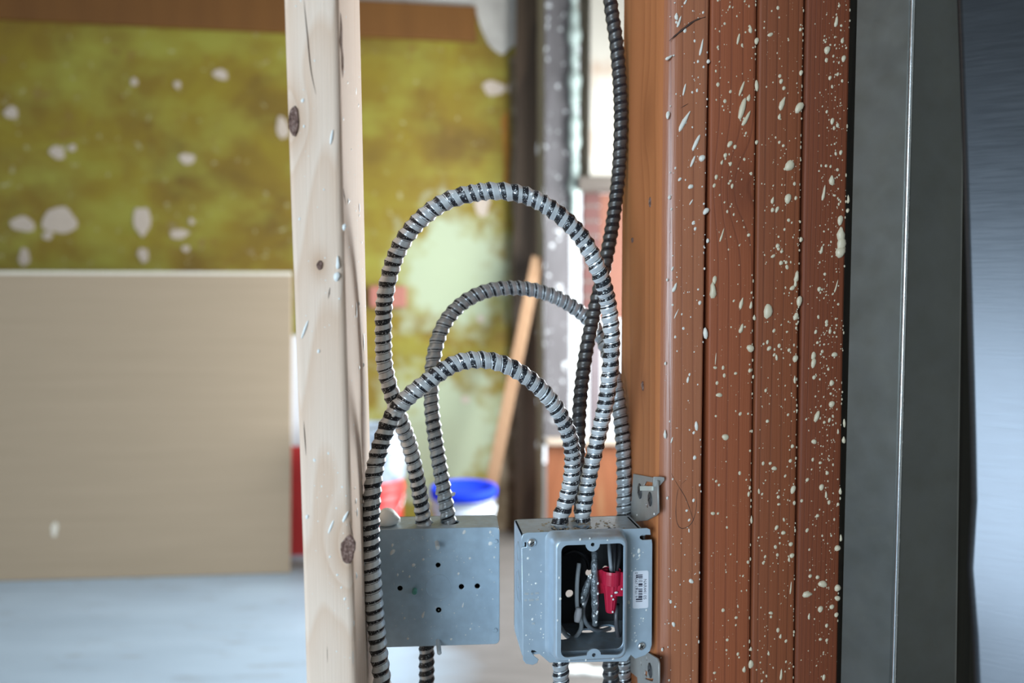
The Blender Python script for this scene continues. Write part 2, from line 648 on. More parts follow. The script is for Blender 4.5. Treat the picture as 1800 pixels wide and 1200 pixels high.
def speckle(parent, fr, spots, mat, name='paint_speckle'):
    """Tiny splatter, too small to pick apart, joined; spots = (a, b, r, aspect, tilt)."""
    verts, faces = [], []
    for (a, b, r, asp, t, c) in spots:
        i0 = len(verts)
        ct, s_ = math.cos(t), math.sin(t)
        for k in range(7):
            an = 2 * math.pi * k / 7
            x, y = r * math.cos(an), r * asp * math.sin(an)
            a_ = a + getattr(fr, 'lean', 0.0) * b
            verts.append(fr.p(a_ + x * ct - y * s_, b + x * s_ + y * ct, c))
        verts.append(fr.p(a + getattr(fr, 'lean', 0.0) * b, b, c + r * 0.7))
        for k in range(7):
            faces.append((i0 + k, i0 + (k + 1) % 7, i0 + 7))
    o = mk(name, verts, faces, mat, parent, True)
    o['kind'] = 'stuff'
    return o


# ------------------------------------------------------------------ studs
def stud(name, top, bot, Y, width, depth, mat, rad=0.004, rowz=26, wav=0.0, seed=0, rad_r=None, rad_l=None):
    """Board whose front-left edge runs through two pixels (x at y=0, x at y=1200) at depth Y."""
    A, B = Pt(top, 0, Y), Pt(bot, 1200, Y)
    rg = random.Random(seed)
    ph = [rg.uniform(0, 6) for _ in range(4)]
    sec = []
    rr = rad_r or rad
    rl = rad_l or rad
    for (cx, cy, s, q) in ((rl, rl, 180, rl), (width - rr, rr, 270, rr), (width - rad, depth - rad, 0, rad), (rad, depth - rad, 90, rad)):
        for i in range(6):
            t = R(s + 90 * i / 5)
            sec.append((cx + q * math.cos(t), cy + q * math.sin(t)))
    verts, faces = [], []
    m = len(sec)
    zs = [CEIL * i / rowz for i in range(rowz + 1)]
    for z in zs:
        t = (z - B.z) / (A.z - B.z)
        base = Vector((B.x + (A.x - B.x) * t, B.y + (A.y - B.y) * t, z))
        for (a, d) in sec:
            wv = wav * math.sin(z * 9 + ph[0] + (a > width / 2) * 2.0)
            verts.append(base + E1 * (a + wv) + E2 * (d + wav * 0.5 * math.sin(z * 7 + ph[1])))
    for i in range(rowz):
        for k in range(m):
            k2 = (k + 1) % m
            faces.append((i * m + k, i * m + k2, (i + 1) * m + k2, (i + 1) * m + k))
    faces.append(tuple(range(m)))
    faces.append(tuple(rowz * m + k for k in range(m)))
    o = mk(name, verts, faces, mat, None, True)
    try:
        for p_ in o.data.polygons:
            p_.use_smooth = len(p_.vertices) == 4
    except Exception:
        pass
    yv = (A - B).normalized()
    front = Fr(B, E1, yv)                                   # a along width, b up the edge, c towards viewer
    left = Fr(B + E2 * depth, -E2, yv)                      # the left side face: a from back to front
    right = Fr(B + E1 * width, E2, yv)                      # the right side face: a from front to back
    front.lean = (A - B).dot(E1) / (A.z - B.z)
    return o, front, left, right


# ---- pale stud on the left
YL = 0.53
tmpA = Pt(500, 0, YL)
tmpB = Pt(537, 1200, YL)
lf = Fr(tmpB, E1, (tmpA - tmpB).normalized())
KN = [lf.p(*lf.loc(513, 212)), lf.p(*lf.loc(562, 466)), lf.p(*lf.loc(613, 962))]
M_pale = wood('pale_knotty_pine', srgb(242, 218, 198), srgb(212, 168, 132), (KN[2].x - 0.016, YL + 0.055, 0.80), (0.02, 0.085), 130,
              [(KN[0], 0.012), (KN[1], 0.006), (KN[2], 0.016)], contrast=0.36, fine=0.2, rough=0.7)
pale, pf, pl_, pr = stud('wall_stud', 500, 537, YL, 0.0352, 0.14, M_pale, 0.0035, wav=0.0006, seed=2, rad_r=0.0055)
tag(pale, 'pale knotty bare pine wall stud standing on the left', 'stud')
n = NT('dark_knot')
M_knot = n.out(n.ramp(n.noise(n.pos, 420, 4, 0.7), [(0.3, (0.05, 0.025, 0.02)), (0.5, (0.2, 0.11, 0.085)), (0.72, (0.42, 0.3, 0.25))]), 0.85)
n.bump(n.noise(n.pos, 500, 4), 0.9, 0.002)
M_crack = plain('dark_wood_crack', (0.09, 0.05, 0.035), 0.9)
k = YL / F_PX


def relief(name, fr, a, b, ra, rb, h, mat, parent, c=0.0, rag=0.15, seed=1, hollow=False):
    rg = random.Random(seed)
    rings = [(1.0, 0.0), (0.85, 1.0), (0.55, 0.55 if not hollow else -0.3), (0.25, 0.9 if not hollow else -0.6)]
    verts, faces, n_ = [], [], 14
    ph = [rg.uniform(0, 6) for _ in range(3)]
    for (q, hh) in rings:
        for i in range(n_):
            t = 2 * math.pi * i / n_
            kk = 1 + rag * (math.sin(2 * t + ph[0]) + 0.6 * math.sin(3 * t + ph[1]) + 0.5 * math.sin(5 * t + ph[2]))
            verts.append(fr.p(a + ra * q * kk * math.cos(t), b + rb * q * kk * math.sin(t), c + h * hh * rg.uniform(0.7, 1.2)))
    verts.append(fr.p(a, b, c + h * rings[-1][1]))
    for j in range(3):
        for i in range(n_):
            i2 = (i + 1) % n_
            faces.append((j * n_ + i, j * n_ + i2, (j + 1) * n_ + i2, (j + 1) * n_ + i))
    for i in range(n_):
        faces.append((3 * n_ + i, 3 * n_ + (i + 1) % n_, 4 * n_))
    return mk(name, verts, faces, mat, parent, False)


for i, (x, y, rx, ry) in enumerate(((515, 213, 10, 24), (562, 466, 5, 9), (612, 965, 14, 25))):
    a, b = pf.loc(x, y)
    a = max(a, rx * k * .8 + 0.0006 + pf.lean * b)
    relief('knot', pf, a, b, rx * k, ry * k, 0.0009, M_knot, pale, 0.0002, 0.1, i)
# torn bark on the corner
a, b = pr.loc(612, 110)
relief('torn_bark', pr, 0.010, b, 0.0045, 0.018, 0.0008, plain('torn_bark', srgb(176, 150, 136), 0.9, 0, 0.5, 700), pale, 0.0001, 0.3, 5)
# drying cracks
for pts in ([(534, 0), (540, 60), (546, 120), (555, 165)], [(534, 740), (536, 770), (538, 800)], [(603, 330), (608, 360)], [(614, 915), (619, 935), (622, 950)],
            [(575, 1120), (576, 1180)], [(580, 505), (577, 525)]):
    P = [pf.p(*pf.loc(x, y)) for x, y in pts]
    sweep('crack', P, 0.0003, M_crack, pale, 5, 0.004, lambda t: 0.15 + math.sin(math.pi * min(max(t, 0), 1)))
for d in ((583, 240, 27, 5, 12), (594, 461, 22, 8, 3), (592, 486, 17, 12, 0), (536, 578, 36, 5, 22), (540, 908, 9, 6, 0), (582, 925, 28, 5, 24), (607, 908, 26, 5, 28),
          (605, 399, 12, 7, 0), (560, 617, 8, 5, 0), (606, 1052, 6, 5, 0), (593, 1010, 5, 4, 0), (580, 978, 5, 4, 0), (600, 1032, 5, 4, 5)):
    put_drop(pale, pf, *d, M_dropw)
for (x, y, l_, w_) in ((627, 545, 26, 6), (640, 600, 32, 7), (626, 160, 14, 6), (632, 365, 18, 5), (620, 1155, 24, 5), (640, 990, 12, 4), (626, 880, 10, 5), (628, 900, 16, 4), (622, 1095, 12, 4)):
    put_drop(pale, pr, x, y, l_, w_ * 2, 0, M_dropw, 0.0, 0.0004)
rg = random.Random(11)
speckle(pale, pf, [(rg.uniform(0.005, 0.0315), rg.uniform(-0.02, 0.48) if rg.random() < .5 else rg.uniform(-0.02, 0.16), min(0.0002 + rg.expovariate(1 / 0.0002), 0.001), rg.uniform(1, 1.6), rg.uniform(-.4, .4), 0.0) for _ in range(90)], M_dropw)
speckle(pale, pr, [(rg.uniform(0.01, 0.13), rg.uniform(-0.02, 0.48), min(0.0003 + rg.expovariate(1 / 0.0003), 0.0016), rg.uniform(1, 2), 0, 0.0) for _ in range(110)], M_dropw)

# ---- the four reddish studs nailed together on the right
EDGE = [(1166, 1151), (1250, 1242), (1336, 1321), (1419, 1398), (1503, 1476)]
YS = 0.623
DR = {
 0: [(1205, 3, 10, 4, 30), (1189, 29, 14, 6, 0), (1194, 38, 20, 5, 20), (1233, 83, 28, 5, 12), (1176, 101, 14, 6, 60), (1203, 157, 22, 4, 15), (1174, 202, 14, 7, 0), (1203, 213, 46, 7, 30),
     (1224, 250, 32, 7, 28), (1234, 278, 12, 12, 0), (1218, 283, 22, 5, 25), (1214, 328, 10, 8, 45), (1241, 371, 14, 9, 30), (1245, 108, 8, 6, 0), (1227, 108, 6, 4, 0), (1195, 315, 8, 5, 30),
     (1215, 355, 12, 3, 35), (1186, 505, 17, 7, 25), (1230, 532, 8, 6, 0), (1240, 585, 21, 9, 0), (1182, 472, 9, 4, 30), (1189, 551, 22, 2, 25), (1209, 667, 12, 5, 15), (1224, 748, 18, 7, 0),
     (1169, 763, 18, 5, 0), (1181, 773, 12, 3, 20), (1244, 423, 9, 5, 0), (1187, 592, 6, 4, 0), (1222, 402, 7, 5, 0), (1221, 804, 9, 6, 0), (1219, 879, 7, 5, 0), (1173, 875, 6, 4, 0),
     (1207, 897, 5, 5, 0), (1215, 1021, 8, 10, 60), (1184, 1097, 7, 9, 80), (1187, 1066, 5, 4, 0), (1211, 932, 8, 3, 0), (1230, 852, 5, 4, 0), (1212, 658, 6, 4, 0), (1236, 22, 5, 4, 0)],
 1: [(1298, 68, 20, 5, 15), (1319, 52, 14, 6, 0), (1330, 72, 12, 8, 0), (1304, 155, 28, 5, 22), (1330, 150, 20, 7, 0), (1305, 190, 40, 11, 18), (1316, 172, 14, 6, 15), (1312, 208, 28, 8, 30),
     (1283, 253, 13, 8, 25), (1292, 258, 8, 6, 0), (1275, 273, 9, 7, 0), (1269, 285, 10, 4, 20), (1284, 288, 8, 6, 0), (1259, 311, 9, 6, 0), (1287, 327, 9, 5, 0), (1284, 318, 5, 5, 0),
     (1269, 413, 24, 4, 18), (1253, 510, 28, 13, 0), (1256, 492, 16, 8, 0), (1303, 533, 24, 6, 15), (1320, 536, 13, 6, 10), (1303, 577, 17, 8, 20), (1319, 612, 15, 13, 80), (1326, 558, 11, 5, 0),
     (1257, 646, 8, 5, 90), (1258, 630, 24, 2, 5), (1271, 646, 9, 5, 0), (1293, 656, 6, 6, 0), (1318, 651, 9, 6, 0), (1264, 694, 12, 8, 80), (1275, 768, 14, 11, 80), (1324, 662, 7, 4, 0),
     (1316, 413, 7, 6, 0), (1316, 868, 10, 5, 0), (1318, 857, 8, 4, 0), (1253, 902, 9, 6, 80), (1262, 902, 5, 5, 0), (1271, 1072, 8, 6, 0), (1294, 1085, 6, 6, 0), (1297, 1065, 7, 3, 0),
     (1297, 1149, 7, 5, 0), (1308, 1176, 13, 6, 10), (1320, 1167, 17, 9, 0), (1320, 1140, 9, 4, 0), (1321, 913, 14, 4, 0), (1264, 852, 5, 5, 0), (1256, 1182, 5, 6, 0), (1330, 250, 8, 6, 0)],
 2: [(1354, 61, 12, 6, 60), (1375, 182, 28, 8, 22), (1405, 189, 22, 13, 25), (1373, 143, 9, 7, 0), (1378, 155, 8, 6, 0), (1408, 128, 10, 7, 0), (1370, 250, 6, 5, 0), (1377, 256, 6, 5, 0),
     (1388, 291, 22, 15, 20), (1385, 349, 18, 12, 0), (1399, 348, 8, 5, 0), (1358, 352, 14, 5, 15), (1366, 368, 12, 6, 15), (1358, 369, 9, 6, 0), (1407, 52, 7, 5, 0), (1350, 547, 29, 15, 0),
     (1400, 486, 20, 9, 10), (1398, 497, 14, 6, 0), (1393, 506, 12, 7, 45), (1405, 529, 19, 10, 0), (1399, 556, 16, 8, 15), (1367, 432, 9, 7, 0), (1374, 442, 6, 6, 0), (1373, 462, 9, 7, 0),
     (1382, 461, 7, 5, 0), (1359, 450, 10, 5, 50), (1349, 601, 8, 5, 0), (1352, 612, 10, 7, 30), (1387, 615, 7, 6, 0), (1398, 630, 13, 10, 0), (1365, 628, 11, 5, 0), (1397, 667, 16, 4, 0),
     (1346, 686, 7, 5, 0), (1349, 740, 7, 6, 0), (1393, 784, 8, 6, 0), (1408, 421, 10, 6, 0), (1361, 823, 10, 8, 70), (1354, 814, 6, 6, 0), (1394, 860, 16, 9, 10), (1369, 886, 5, 6, 0),
     (1365, 927, 10, 6, 20), (1377, 936, 8, 8, 0), (1378, 913, 8, 4, -20), (1390, 956, 8, 8, 0), (1392, 976, 9, 9, 0), (1387, 983, 10, 4, 0), (1355, 1077, 8, 6, 80), (1372, 1118, 10, 4, 10),
     (1351, 1148, 9, 4, 0), (1373, 1185, 20, 5, 5), (1390, 1033, 22, 3, 5), (1345, 978, 7, 4, 20), (1334, 863, 10, 4, 0), (1370, 205, 12, 5, 10)],
 3: [(1454, 88, 14, 11, 0), (1483, 103, 12, 8, 0), (1459, 137, 8, 6, 0), (1470, 38, 18, 7, 10), (1463, 213, 12, 7, 0), (1478, 268, 9, 6, 0), (1462, 317, 20, 9, 0), (1448, 339, 26, 6, 10),
     (1477, 387, 18, 10, 0), (1491, 350, 14, 5, 0), (1490, 370, 8, 6, 0), (1478, 412, 30, 13, 0), (1479, 428, 26, 15, 0), (1477, 443, 20, 18, 0), (1444, 439, 14, 6, 15), (1440, 508, 9, 7, 0),
     (1470, 503, 22, 3, 15), (1430, 625, 16, 8, 5), (1430, 638, 18, 9, 5), (1434, 583, 9, 5, 10), (1459, 582, 10, 5, 0), (1453, 571, 6, 6, 0), (1437, 602, 6, 5, 0), (1467, 623, 11, 9, 60),
     (1431, 663, 8, 7, 0), (1462, 673, 12, 8, 0), (1462, 710, 12, 11, 0), (1436, 731, 22, 9, 25), (1431, 776, 10, 9, 50), (1458, 738, 9, 5, 10), (1473, 758, 9, 4, 0), (1449, 742, 6, 5, 0),
     (1484, 743, 16, 5, 0), (1483, 773, 14, 6, 0), (1442, 813, 6, 6, 0), (1444, 856, 12, 9, 0), (1452, 869, 12, 5, 0), (1454, 831, 8, 6, 0), (1419, 843, 8, 6, 20), (1437, 906, 7, 6, 0),
     (1446, 1026, 17, 13, 80), (1419, 1044, 21, 10, 85), (1472, 963, 12, 11, 0), (1478, 945, 12, 5, 0), (1437, 1014, 8, 7, 0), (1424, 1012, 7, 7, 0), (1472, 1033, 14, 11, 0), (1472, 1051, 12, 9, 80),
     (1442, 1070, 12, 10, 0), (1462, 1066, 9, 9, 0), (1470, 1080, 9, 8, 0), (1422, 1083, 14, 4, 5), (1453, 1099, 8, 6, 0), (1442, 1123, 6, 6, 0), (1448, 1190, 12, 6, 0), (1477, 863, 14, 5, 0), (1473, 886, 7, 5, 0)],
}
LBL = ['reddish brown stud nearest the switch box, with a pale sheen down its rounded corner',
       'second reddish brown stud from the switch box, speckled with cream drops',
       'third reddish brown stud from the switch box, speckled with large round cream drops',
       'reddish brown stud touching the galvanised duct, most thickly splattered with cream drops']
studs = []
for i in range(4):
    Yi = YS + 0.0385 * i * math.tan(TH) + (0, 0.0008, 0.0003, 0.0022)[i]
    k = Yi / F_PX
    wd = (0.0372, 0.0374, 0.0366, 0.0368)[i]
    P0 = Pt(EDGE[i][0], 500, Yi)
    kn = [[], [(1300, 330)], [], []][i]
    tf = Fr(Pt(EDGE[i][1], 1200, Yi), E1)
    knw = [(tf.p(*tf.loc(x, y)), 0.018) for x, y in kn]
    lt, dk = ((srgb(168, 104, 72), srgb(120, 64, 42)), (srgb(152, 82, 50), srgb(104, 50, 30)), (srgb(136, 74, 44), srgb(92, 46, 26)), (srgb(124, 64, 38), srgb(80, 38, 22)))[i]
    m = wood('reddish_fir_%d' % (i + 1), lt, dk, (P0.x - 0.25, Yi + 0.02, 1.0), (0.004 * (i - 1.5), 0.02), (112, 105, 118, 260)[i], knw, contrast=0.62, rough=(0.34, 0.6, 0.6, 0.65)[i], spec=(0.7, .4, .4, .4)[i], wobble=0.005, line=0.78)
    o, ff, fl, frr = stud('wall_stud', EDGE[i][0], EDGE[i][1], Yi, wd, 0.14, m, (0.0045, 0.002, 0.002, 0.0025)[i], wav=0.0003, seed=20 + i, rad_r=0.003, rad_l=(0.014, None, None, None)[i])
    if i == 0:                                              # the left side face gets a lighter, more orange timber
        o.data.materials.append(wood('orange_fir_side', srgb(190, 120, 74), srgb(150, 86, 50), (P0.x - .03, Yi + .07, 1.0), (0.01, 0.03), 60, [(fl.p(*fl.loc(1137, 215)), .02), (fl.p(*fl.loc(1130, 678)), .01)], contrast=.45, fine=.2))
        for p_ in o.data.polygons:
            if p_.normal.dot(-E1) > .8: p_.material_index = 1
    tag(o, LBL[i], 'stud', 'reddish studs nailed side by side')
    studs.append((o, ff, fl, frr))
    dm = M_drop if i else M_drop1
    for d in DR[i]:
        put_drop(o, ff, *d, dm)
    rg = random.Random(40 + i)
    N = (230, 330, 380, 620)[i]
    sp = []
    for _ in range(N):
        a = rg.uniform(0.003, wd - 0.002)
        if i == 0: a = 0.004 + (wd - 0.006) * rg.random() ** 0.8
        if i == 3: a = rg.triangular(0.002, wd - 0.002, wd * 0.75)
        sp.append((a, rg.uniform(-0.03, 0.58), min(0.00022 + rg.expovariate(1 / 0.00028), 0.0014), rg.uniform(1, 1.7), -rg.uniform(-.2, .6), 0.0))
    speckle(o, ff, sp, dm)
    # beads hanging on the edge next to the gap
    sp = [(wd - 0.0012 + rg.uniform(-.0006, .0006), rg.uniform(-0.03, 0.58), rg.uniform(0.0003, 0.0009), rg.uniform(1, 2.2), 0, -0.0006) for _ in range((30, 60, 90, 40)[i])]
    speckle(o, ff, sp, dm)
# a knot and saw marks on the near faces
s0, f0, l0, r0_ = studs[0]
k = YS / F_PX
M_pitch = plain('dark_pitch_streak', (0.07, 0.035, 0.025), 0.7)
for pts in ([(1176, 72), (1190, 60), (1205, 48), (1222, 36), (1240, 30)], [(1196, 190), (1210, 182)], [(1180, 832), (1190, 850), (1205, 875), (1216, 905), (1222, 922)], [(1222, 850), (1224, 890), (1215, 920), (1196, 928), (1188, 905), (1192, 860), (1207, 842)]):
    P = [f0.p(*f0.loc(x, y), 0.0001) for x, y in pts]
    wdt = 0.0009 if pts[0][1] < 100 else 0.00028
    sweep('dark_streak', P, wdt, M_pitch, s0, 5, 0.003, lambda t: 0.2 + 0.8 * math.sin(math.pi * min(max(t, 0), 1)) + 0.2 * math.sin(40 * t))
for (x, y, rx, ry) in ((1143, 355, 2.5, 9), (1112, 422, 2, 6), (1130, 678, 4, 9)):
    a, b = l0.loc(x, y)
    relief('knot', l0, a, b, 0.0035, ry * k, 0.0006, M_knot, s0, 0.0001, 0.1, int(x))

# ------------------------------------------------------------------ armoured cables
def cable_mat(name, silver, band_lo, band_hi, dark=0.0):
    n = NT(name)
    uv = n.t.nodes.new('ShaderNodeUVMap')
    uv.uv_map = 'turns'
    u, v, _ = n.xyz(uv.outputs[0])
    ph = n.math('FRACT', u)
    wv = n.noise(n.pos, 26, 2)
    chip = n.noise(n.pos, 620, 3, 0.6)
    width = n.math('ADD', band_lo, n.math('MULTIPLY', n.ramp(wv, [(0.35, 0.0), (0.65, 1.0)]), band_hi - band_lo))
    width = n.math('ADD', width, n.math('MULTIPLY', n.math('SUBTRACT', chip, 0.5), 0.14))
    d = n.math('ABSOLUTE', n.math('SUBTRACT', ph, 0.30))
    band = n.math('LESS_THAN', d, n.math('MULTIPLY', width, 0.5))
    lip = n.math('LESS_THAN', n.math('ABSOLUTE', n.math('SUBTRACT', ph, 0.02)), 0.035)
    blk = n.math('MAXIMUM', band, lip)
    fl = n.math('LESS_THAN', n.noise(n.pos, 900, 2), 0.64)
    blk = n.math('MULTIPLY', blk, fl)
    a = n.noise(n.pos, 180, 4, 0.6)
    c = n.mix(a, sc(silver, 0.72), sc(silver, 1.15))
    c = n.mix(blk, c, (0.012, 0.013, 0.018))
    n.put(n.b.inputs['Metallic'], n.math('MULTIPLY', n.math('SUBTRACT', 1.0, blk), 0.4))
    n.put(n.b.inputs['Base Color'], c)
    n.put(n.b.inputs['Roughness'], n.math('ADD', 0.22, n.math('MULTIPLY', a, 0.18)))
    n.bump(chip, 0.2, 0.0004)
    return n.m


PITCH_MM = 0.0081


def prof(ph):
    ph = np.mod(ph, 1.0)
    body = 0.5 - 0.5 * np.cos(2 * np.pi * ph)                # 0 in the groove, 1 on the crown
    r = 0.85 + 0.15 * np.sqrt(body)
    r = r + 0.035 * np.exp(-((ph - 0.52) / 0.09) ** 2) - 0.02 * np.exp(-((ph - 0.32) / 0.1) ** 2)
    return r


def cable(name, pts, mat, label, rad=0.0072, pitch=PITCH_MM, hand=1, world=False):
    P = pts if world else [Pt(*p) for p in pts]
    q, s = resample(catmull(P, 30), pitch / 10)
    t, nn, bb = frames(q)
    seg = 16
    m = len(q)
    ang = np.arange(seg) * 2 * np.pi / seg
    rg = np.random.RandomState(len(label))
    jit = 0.25 * np.interp(s, np.linspace(0, s[-1], 40), rg.uniform(-1, 1, 40))
    u = (s / pitch + jit)[:, None] - hand * ang[None, :] / (2 * np.pi)
    r = rad * prof(u)
    co = q[:, None, :] + (nn[:, None, :] * np.cos(ang)[None, :, None] + bb[:, None, :] * np.sin(ang)[None, :, None]) * r[:, :, None]
    me = bpy.data.meshes.new(name)
    nv = m * seg
    me.vertices.add(nv)
    me.vertices.foreach_set('co', co.reshape(-1).astype(np.float32))
    i, kx = np.meshgrid(np.arange(m - 1), np.arange(seg), indexing='ij')
    k2 = (kx + 1) % seg
    quads = np.stack([i * seg + kx, (i + 1) * seg + kx, (i + 1) * seg + k2, i * seg + k2], -1).reshape(-1, 4)
    nf = len(quads)
    me.loops.add(nf * 4)
    me.polygons.add(nf)
    me.loops.foreach_set('vertex_index', quads.reshape(-1).astype(np.int32))
    me.polygons.foreach_set('loop_start', (np.arange(nf) * 4).astype(np.int32))
    me.polygons.foreach_set('use_smooth', np.ones(nf, dtype=bool))
    me.update(calc_edges=True)
    uv = me.uv_layers.new(name='turns')
    base = (s / pitch + jit)
    wrap = (kx + 1)
    U = np.stack([base[i] - hand * kx / seg, base[i + 1] - hand * kx / seg, base[i + 1] - hand * wrap / seg, base[i] - hand * wrap / seg], -1)
    V = np.zeros_like(U)
    uv.data.foreach_set('uv', np.stack([U, V], -1).reshape(-1).astype(np.float32))
    me.validate()
    o = link_mesh(name, me, mat)
    tag(o, label, 'cable')
    return o


M_cab = cable_mat('silver_armour', (0.86, 0.93, 1.0), 0.16, 0.60)
M_cab2 = cable_mat('grey_armour', (0.56, 0.60, 0.63), 0.12, 0.36)
M_cab3 = cable_mat('dark_armour', (0.11, 0.105, 0.10), 0.25, 0.5)

cabA = cable('armoured_cable', [(747, 960, .688), (745, 925, .686), (738, 870, .68), (722, 790, .67), (703, 735, .655), (688, 690, .65), (676, 640, .645), (674, 590, .64), (675, 540, .635), (683, 490, .63), (702, 435, .625),
               (735, 390, .62), (780, 356, .618), (830, 340, .617), (880, 336, .617), (930, 346, .618), (980, 375, .62), (1023, 418, .625), (1052, 475, .63), (1068, 530, .64), (1075, 590, .645), (1073, 640, .65),
               (1066, 700, .655), (1052, 765, .66), (1037, 830, .662), (1028, 880, .662), (1024, 905, .661), (1023, 935, .661)], M_cab, 'silver armoured cable making the tallest loop between the two metal boxes')
cabC = cable('armoured_cable', [(700, 2360, .60), (690, 1700, .60), (680, 1300, .60), (672, 1200, .60), (662, 1110, .60), (655, 1020, .60), (652, 940, .602), (655, 860, .605), (664, 800, .608), (685, 740, .61), (715, 700, .61), (755, 668, .612), (798, 640, .615),
               (842, 632, .618), (885, 640, .622), (928, 664, .626), (968, 703, .632), (995, 750, .64), (1006, 795, .646), (1004, 840, .65), (995, 880, .652), (985, 910, .652), (982, 935, .652)], M_cab,
             'silver armoured cable making the lowest loop and hanging in front of the pale stud')
cabB = cable('armoured_cable', [(793, 958, .70), (790, 925, .70), (778, 850, .702), (765, 770, .705), (758, 700, .71), (762, 630, .715), (778, 575, .72), (808, 537, .725), (848, 514, .73), (892, 506, .735), (940, 510, .74), (985, 526, .745), (1025, 553, .75),
               (1056, 590, .748), (1074, 640, .74), (1086, 700, .728), (1094, 770, .718), (1097, 830, .712), (1097, 900, .708), (1097, 1000, .706), (1097, 1100, .705), (1097, 1200, .705), (1096, 1600, .705), (1095, 2600, .705)], M_cab2,
             'dull grey armoured cable making the middle loop behind and running down the reddish stud')
cabD = cable('armoured_cable', [(1040, -1300, .74), (1052, -500, .74), (1064, -120, .735), (1073, 0, .735), (1084, 80, .735), (1090, 160, .735), (1091, 230, .735), (1086, 320, .733), (1074, 410, .728), (1058, 490, .718), (1042, 560, .712), (1030, 620, .706),
               (1021, 690, .70), (1017, 760, .695), (1016, 820, .69), (1019, 870, .685), (1022, 905, .682), (1023, 935, .682)], M_cab3, 'blackened armoured cable dropping from the ceiling beside the reddish stud', 0.0068)
cable('armoured_cable', [(752, 1110, .69), (750, 1135, .69), (750, 1200, .69), (752, 1400, .69), (756, 2700, .69)], cable_mat('black_striped_armour', (0.55, 0.58, 0.60), 0.45, 0.62), 'black striped armoured cable running down from the blank left box')
cable('armoured_cable', [(986, 1140, .645), (986, 1165, .645), (986, 1200, .645), (988, 1400, .645), (990, 2800, .645)], M_cab2, 'grey armoured cable leaving the switch box bottom on its left')
cable('armoured_cable', [(1073, 1140, .655), (1073, 1165, .655), (1074, 1200, .655), (1075, 1400, .655), (1076, 2700, .655)], M_cab3, 'dark armoured cable leaving the switch box bottom on its right')

# white drops caught on the cables
def bead(parent, x, y, Y, r):
    P = Pt(x, y, Y)
    k_ = Y / F_PX
    o = bpy.data.objects.new('paint_drop', drop_mesh(0, M_dropw))
    COL.objects.link(o)
    o.parent = parent
    fr = Fr(P, (1, 0, 0))
    o.matrix_basis = Matrix.Translation(-wloc(parent)) @ fr.mat() @ Matrix.Diagonal((r * k_, r * k_, r * k_ * .8, 1))


for (pa, x, y, Y, r) in ((cabC, 692, 729, .600, 4), (cabC, 690, 905, .60, 3), (cabB, 768, 867, .695, 3), (cabB, 797, 868, .694, 4), (cabA, 752, 905, .678, 5), (cabA, 935, 341, .611, 3), (cabA, 796, 341, .612, 3)):
    bead(pa, x, y, Y, r)

# ------------------------------------------------------------------ left box, seen from its back
BF = Fr(Pt(667, 1137, 0.668), (math.cos(R(4.0)), math.sin(R(4.0)), 0))
TLw = BF.loc(877, 927)
W_, H_ = TLw[0], TLw[1]
D_ = 0.04
jb = empty('junction_box', BF.p(W_ / 2, 0, -D_ / 2))
tag(jb, 'blank back of a square galvanised junction box beside the pale stud', 'junction box')
hl = [circ(*BF.loc(x, y), r) for x, y, r in ((770, 993, .0027), (703, 1034, .0029), (811, 1031, .0029), (839, 1030, .0029), (771, 1072, .003))]
bp = plate('back_plate', BF, rrect(0, 0, W_, H_, 0.004), hl, 0.0016, M_box, jb, 0.0, 0.0006)
ka, kb = BF.loc(771, 1031)
n_ = 40
rv, rf = [], []
for (rr, h) in ((0.0106, 0.00005), (0.0109, 0.00022), (0.0112, 0.00022), (0.0115, 0.00005)):
    for i in range(n_):
        t = 2 * math.pi * i / n_
        rv.append(BF.p(ka + rr * math.cos(t), kb + rr * math.sin(t), h))
for j in range(3):
    for i in range(n_):
        rf.append((j * n_ + i, j * n_ + (i + 1) % n_, (j + 1) * n_ + (i + 1) % n_, (j + 1) * n_ + i))
mk('knockout_ring', rv, rf, M_box, bp)
TF = Fr(BF.p(0, H_, -D_), BF.x, BF.z)              # the top side: a right, b towards the viewer, c down
holes = []
for x in (745, 791):
    h = hit(x, 920, TF.o, TF.z) - TF.o
    holes.append(circ(h.dot(TF.x), D_ * 0.5, 0.0082))
plate('side_wall', TF, rrect(0, 0, W_, D_ - 0.0012, 0.002), holes, 0.0016, M_box, jb, 0.0016)
UF = Fr(BF.p(0, 0.0016, -D_), BF.x, BF.z)
h = hit(751, 1135, UF.o, UF.z) - UF.o
plate('side_wall', UF, rrect(0, 0, W_, D_ - 0.0012, 0.002), [circ(h.dot(UF.x), D_ * 0.5, 0.0082)], 0.0016, M_box, jb, 0.0)
for a in (0.0016, W_):
    SF = Fr(BF.p(a - 0.0016, 0, -D_), BF.z, ZUP)
    plate('side_wall', SF, rrect(0, 0.0016, D_ - 0.0012, H_ - 0.0016, 0.001), [circ(D_ / 2, H_ * .25, .003), circ(D_ / 2, H_ * .8, .003)], 0.0016, M_box, jb, 0.0)


def rod(name, fr, a, b, r, h0, h1, mat, parent, tip=0.7, seg=12, lean=(0, 0)):
    verts, faces = [], []
    pr_ = [(r, h0), (r, h1 - r * .4), (r * tip, h1)]
    for (q, h) in pr_:
        for k_ in range(seg):
            t = 2 * math.pi * k_ / seg
            verts.append(fr.p(a + q * math.cos(t) + lean[0] * h, b + q * math.sin(t) + lean[1] * h, h))
    for i in range(2):
        for k_ in range(seg):
            faces.append((i * seg + k_, i * seg + (k_ + 1) % seg, (i + 1) * seg + (k_ + 1) % seg, (i + 1) * seg + k_))
    faces += [tuple(range(seg)), tuple(2 * seg + k_ for k_ in range(seg))]
    return mk(name, verts, faces, mat, parent)


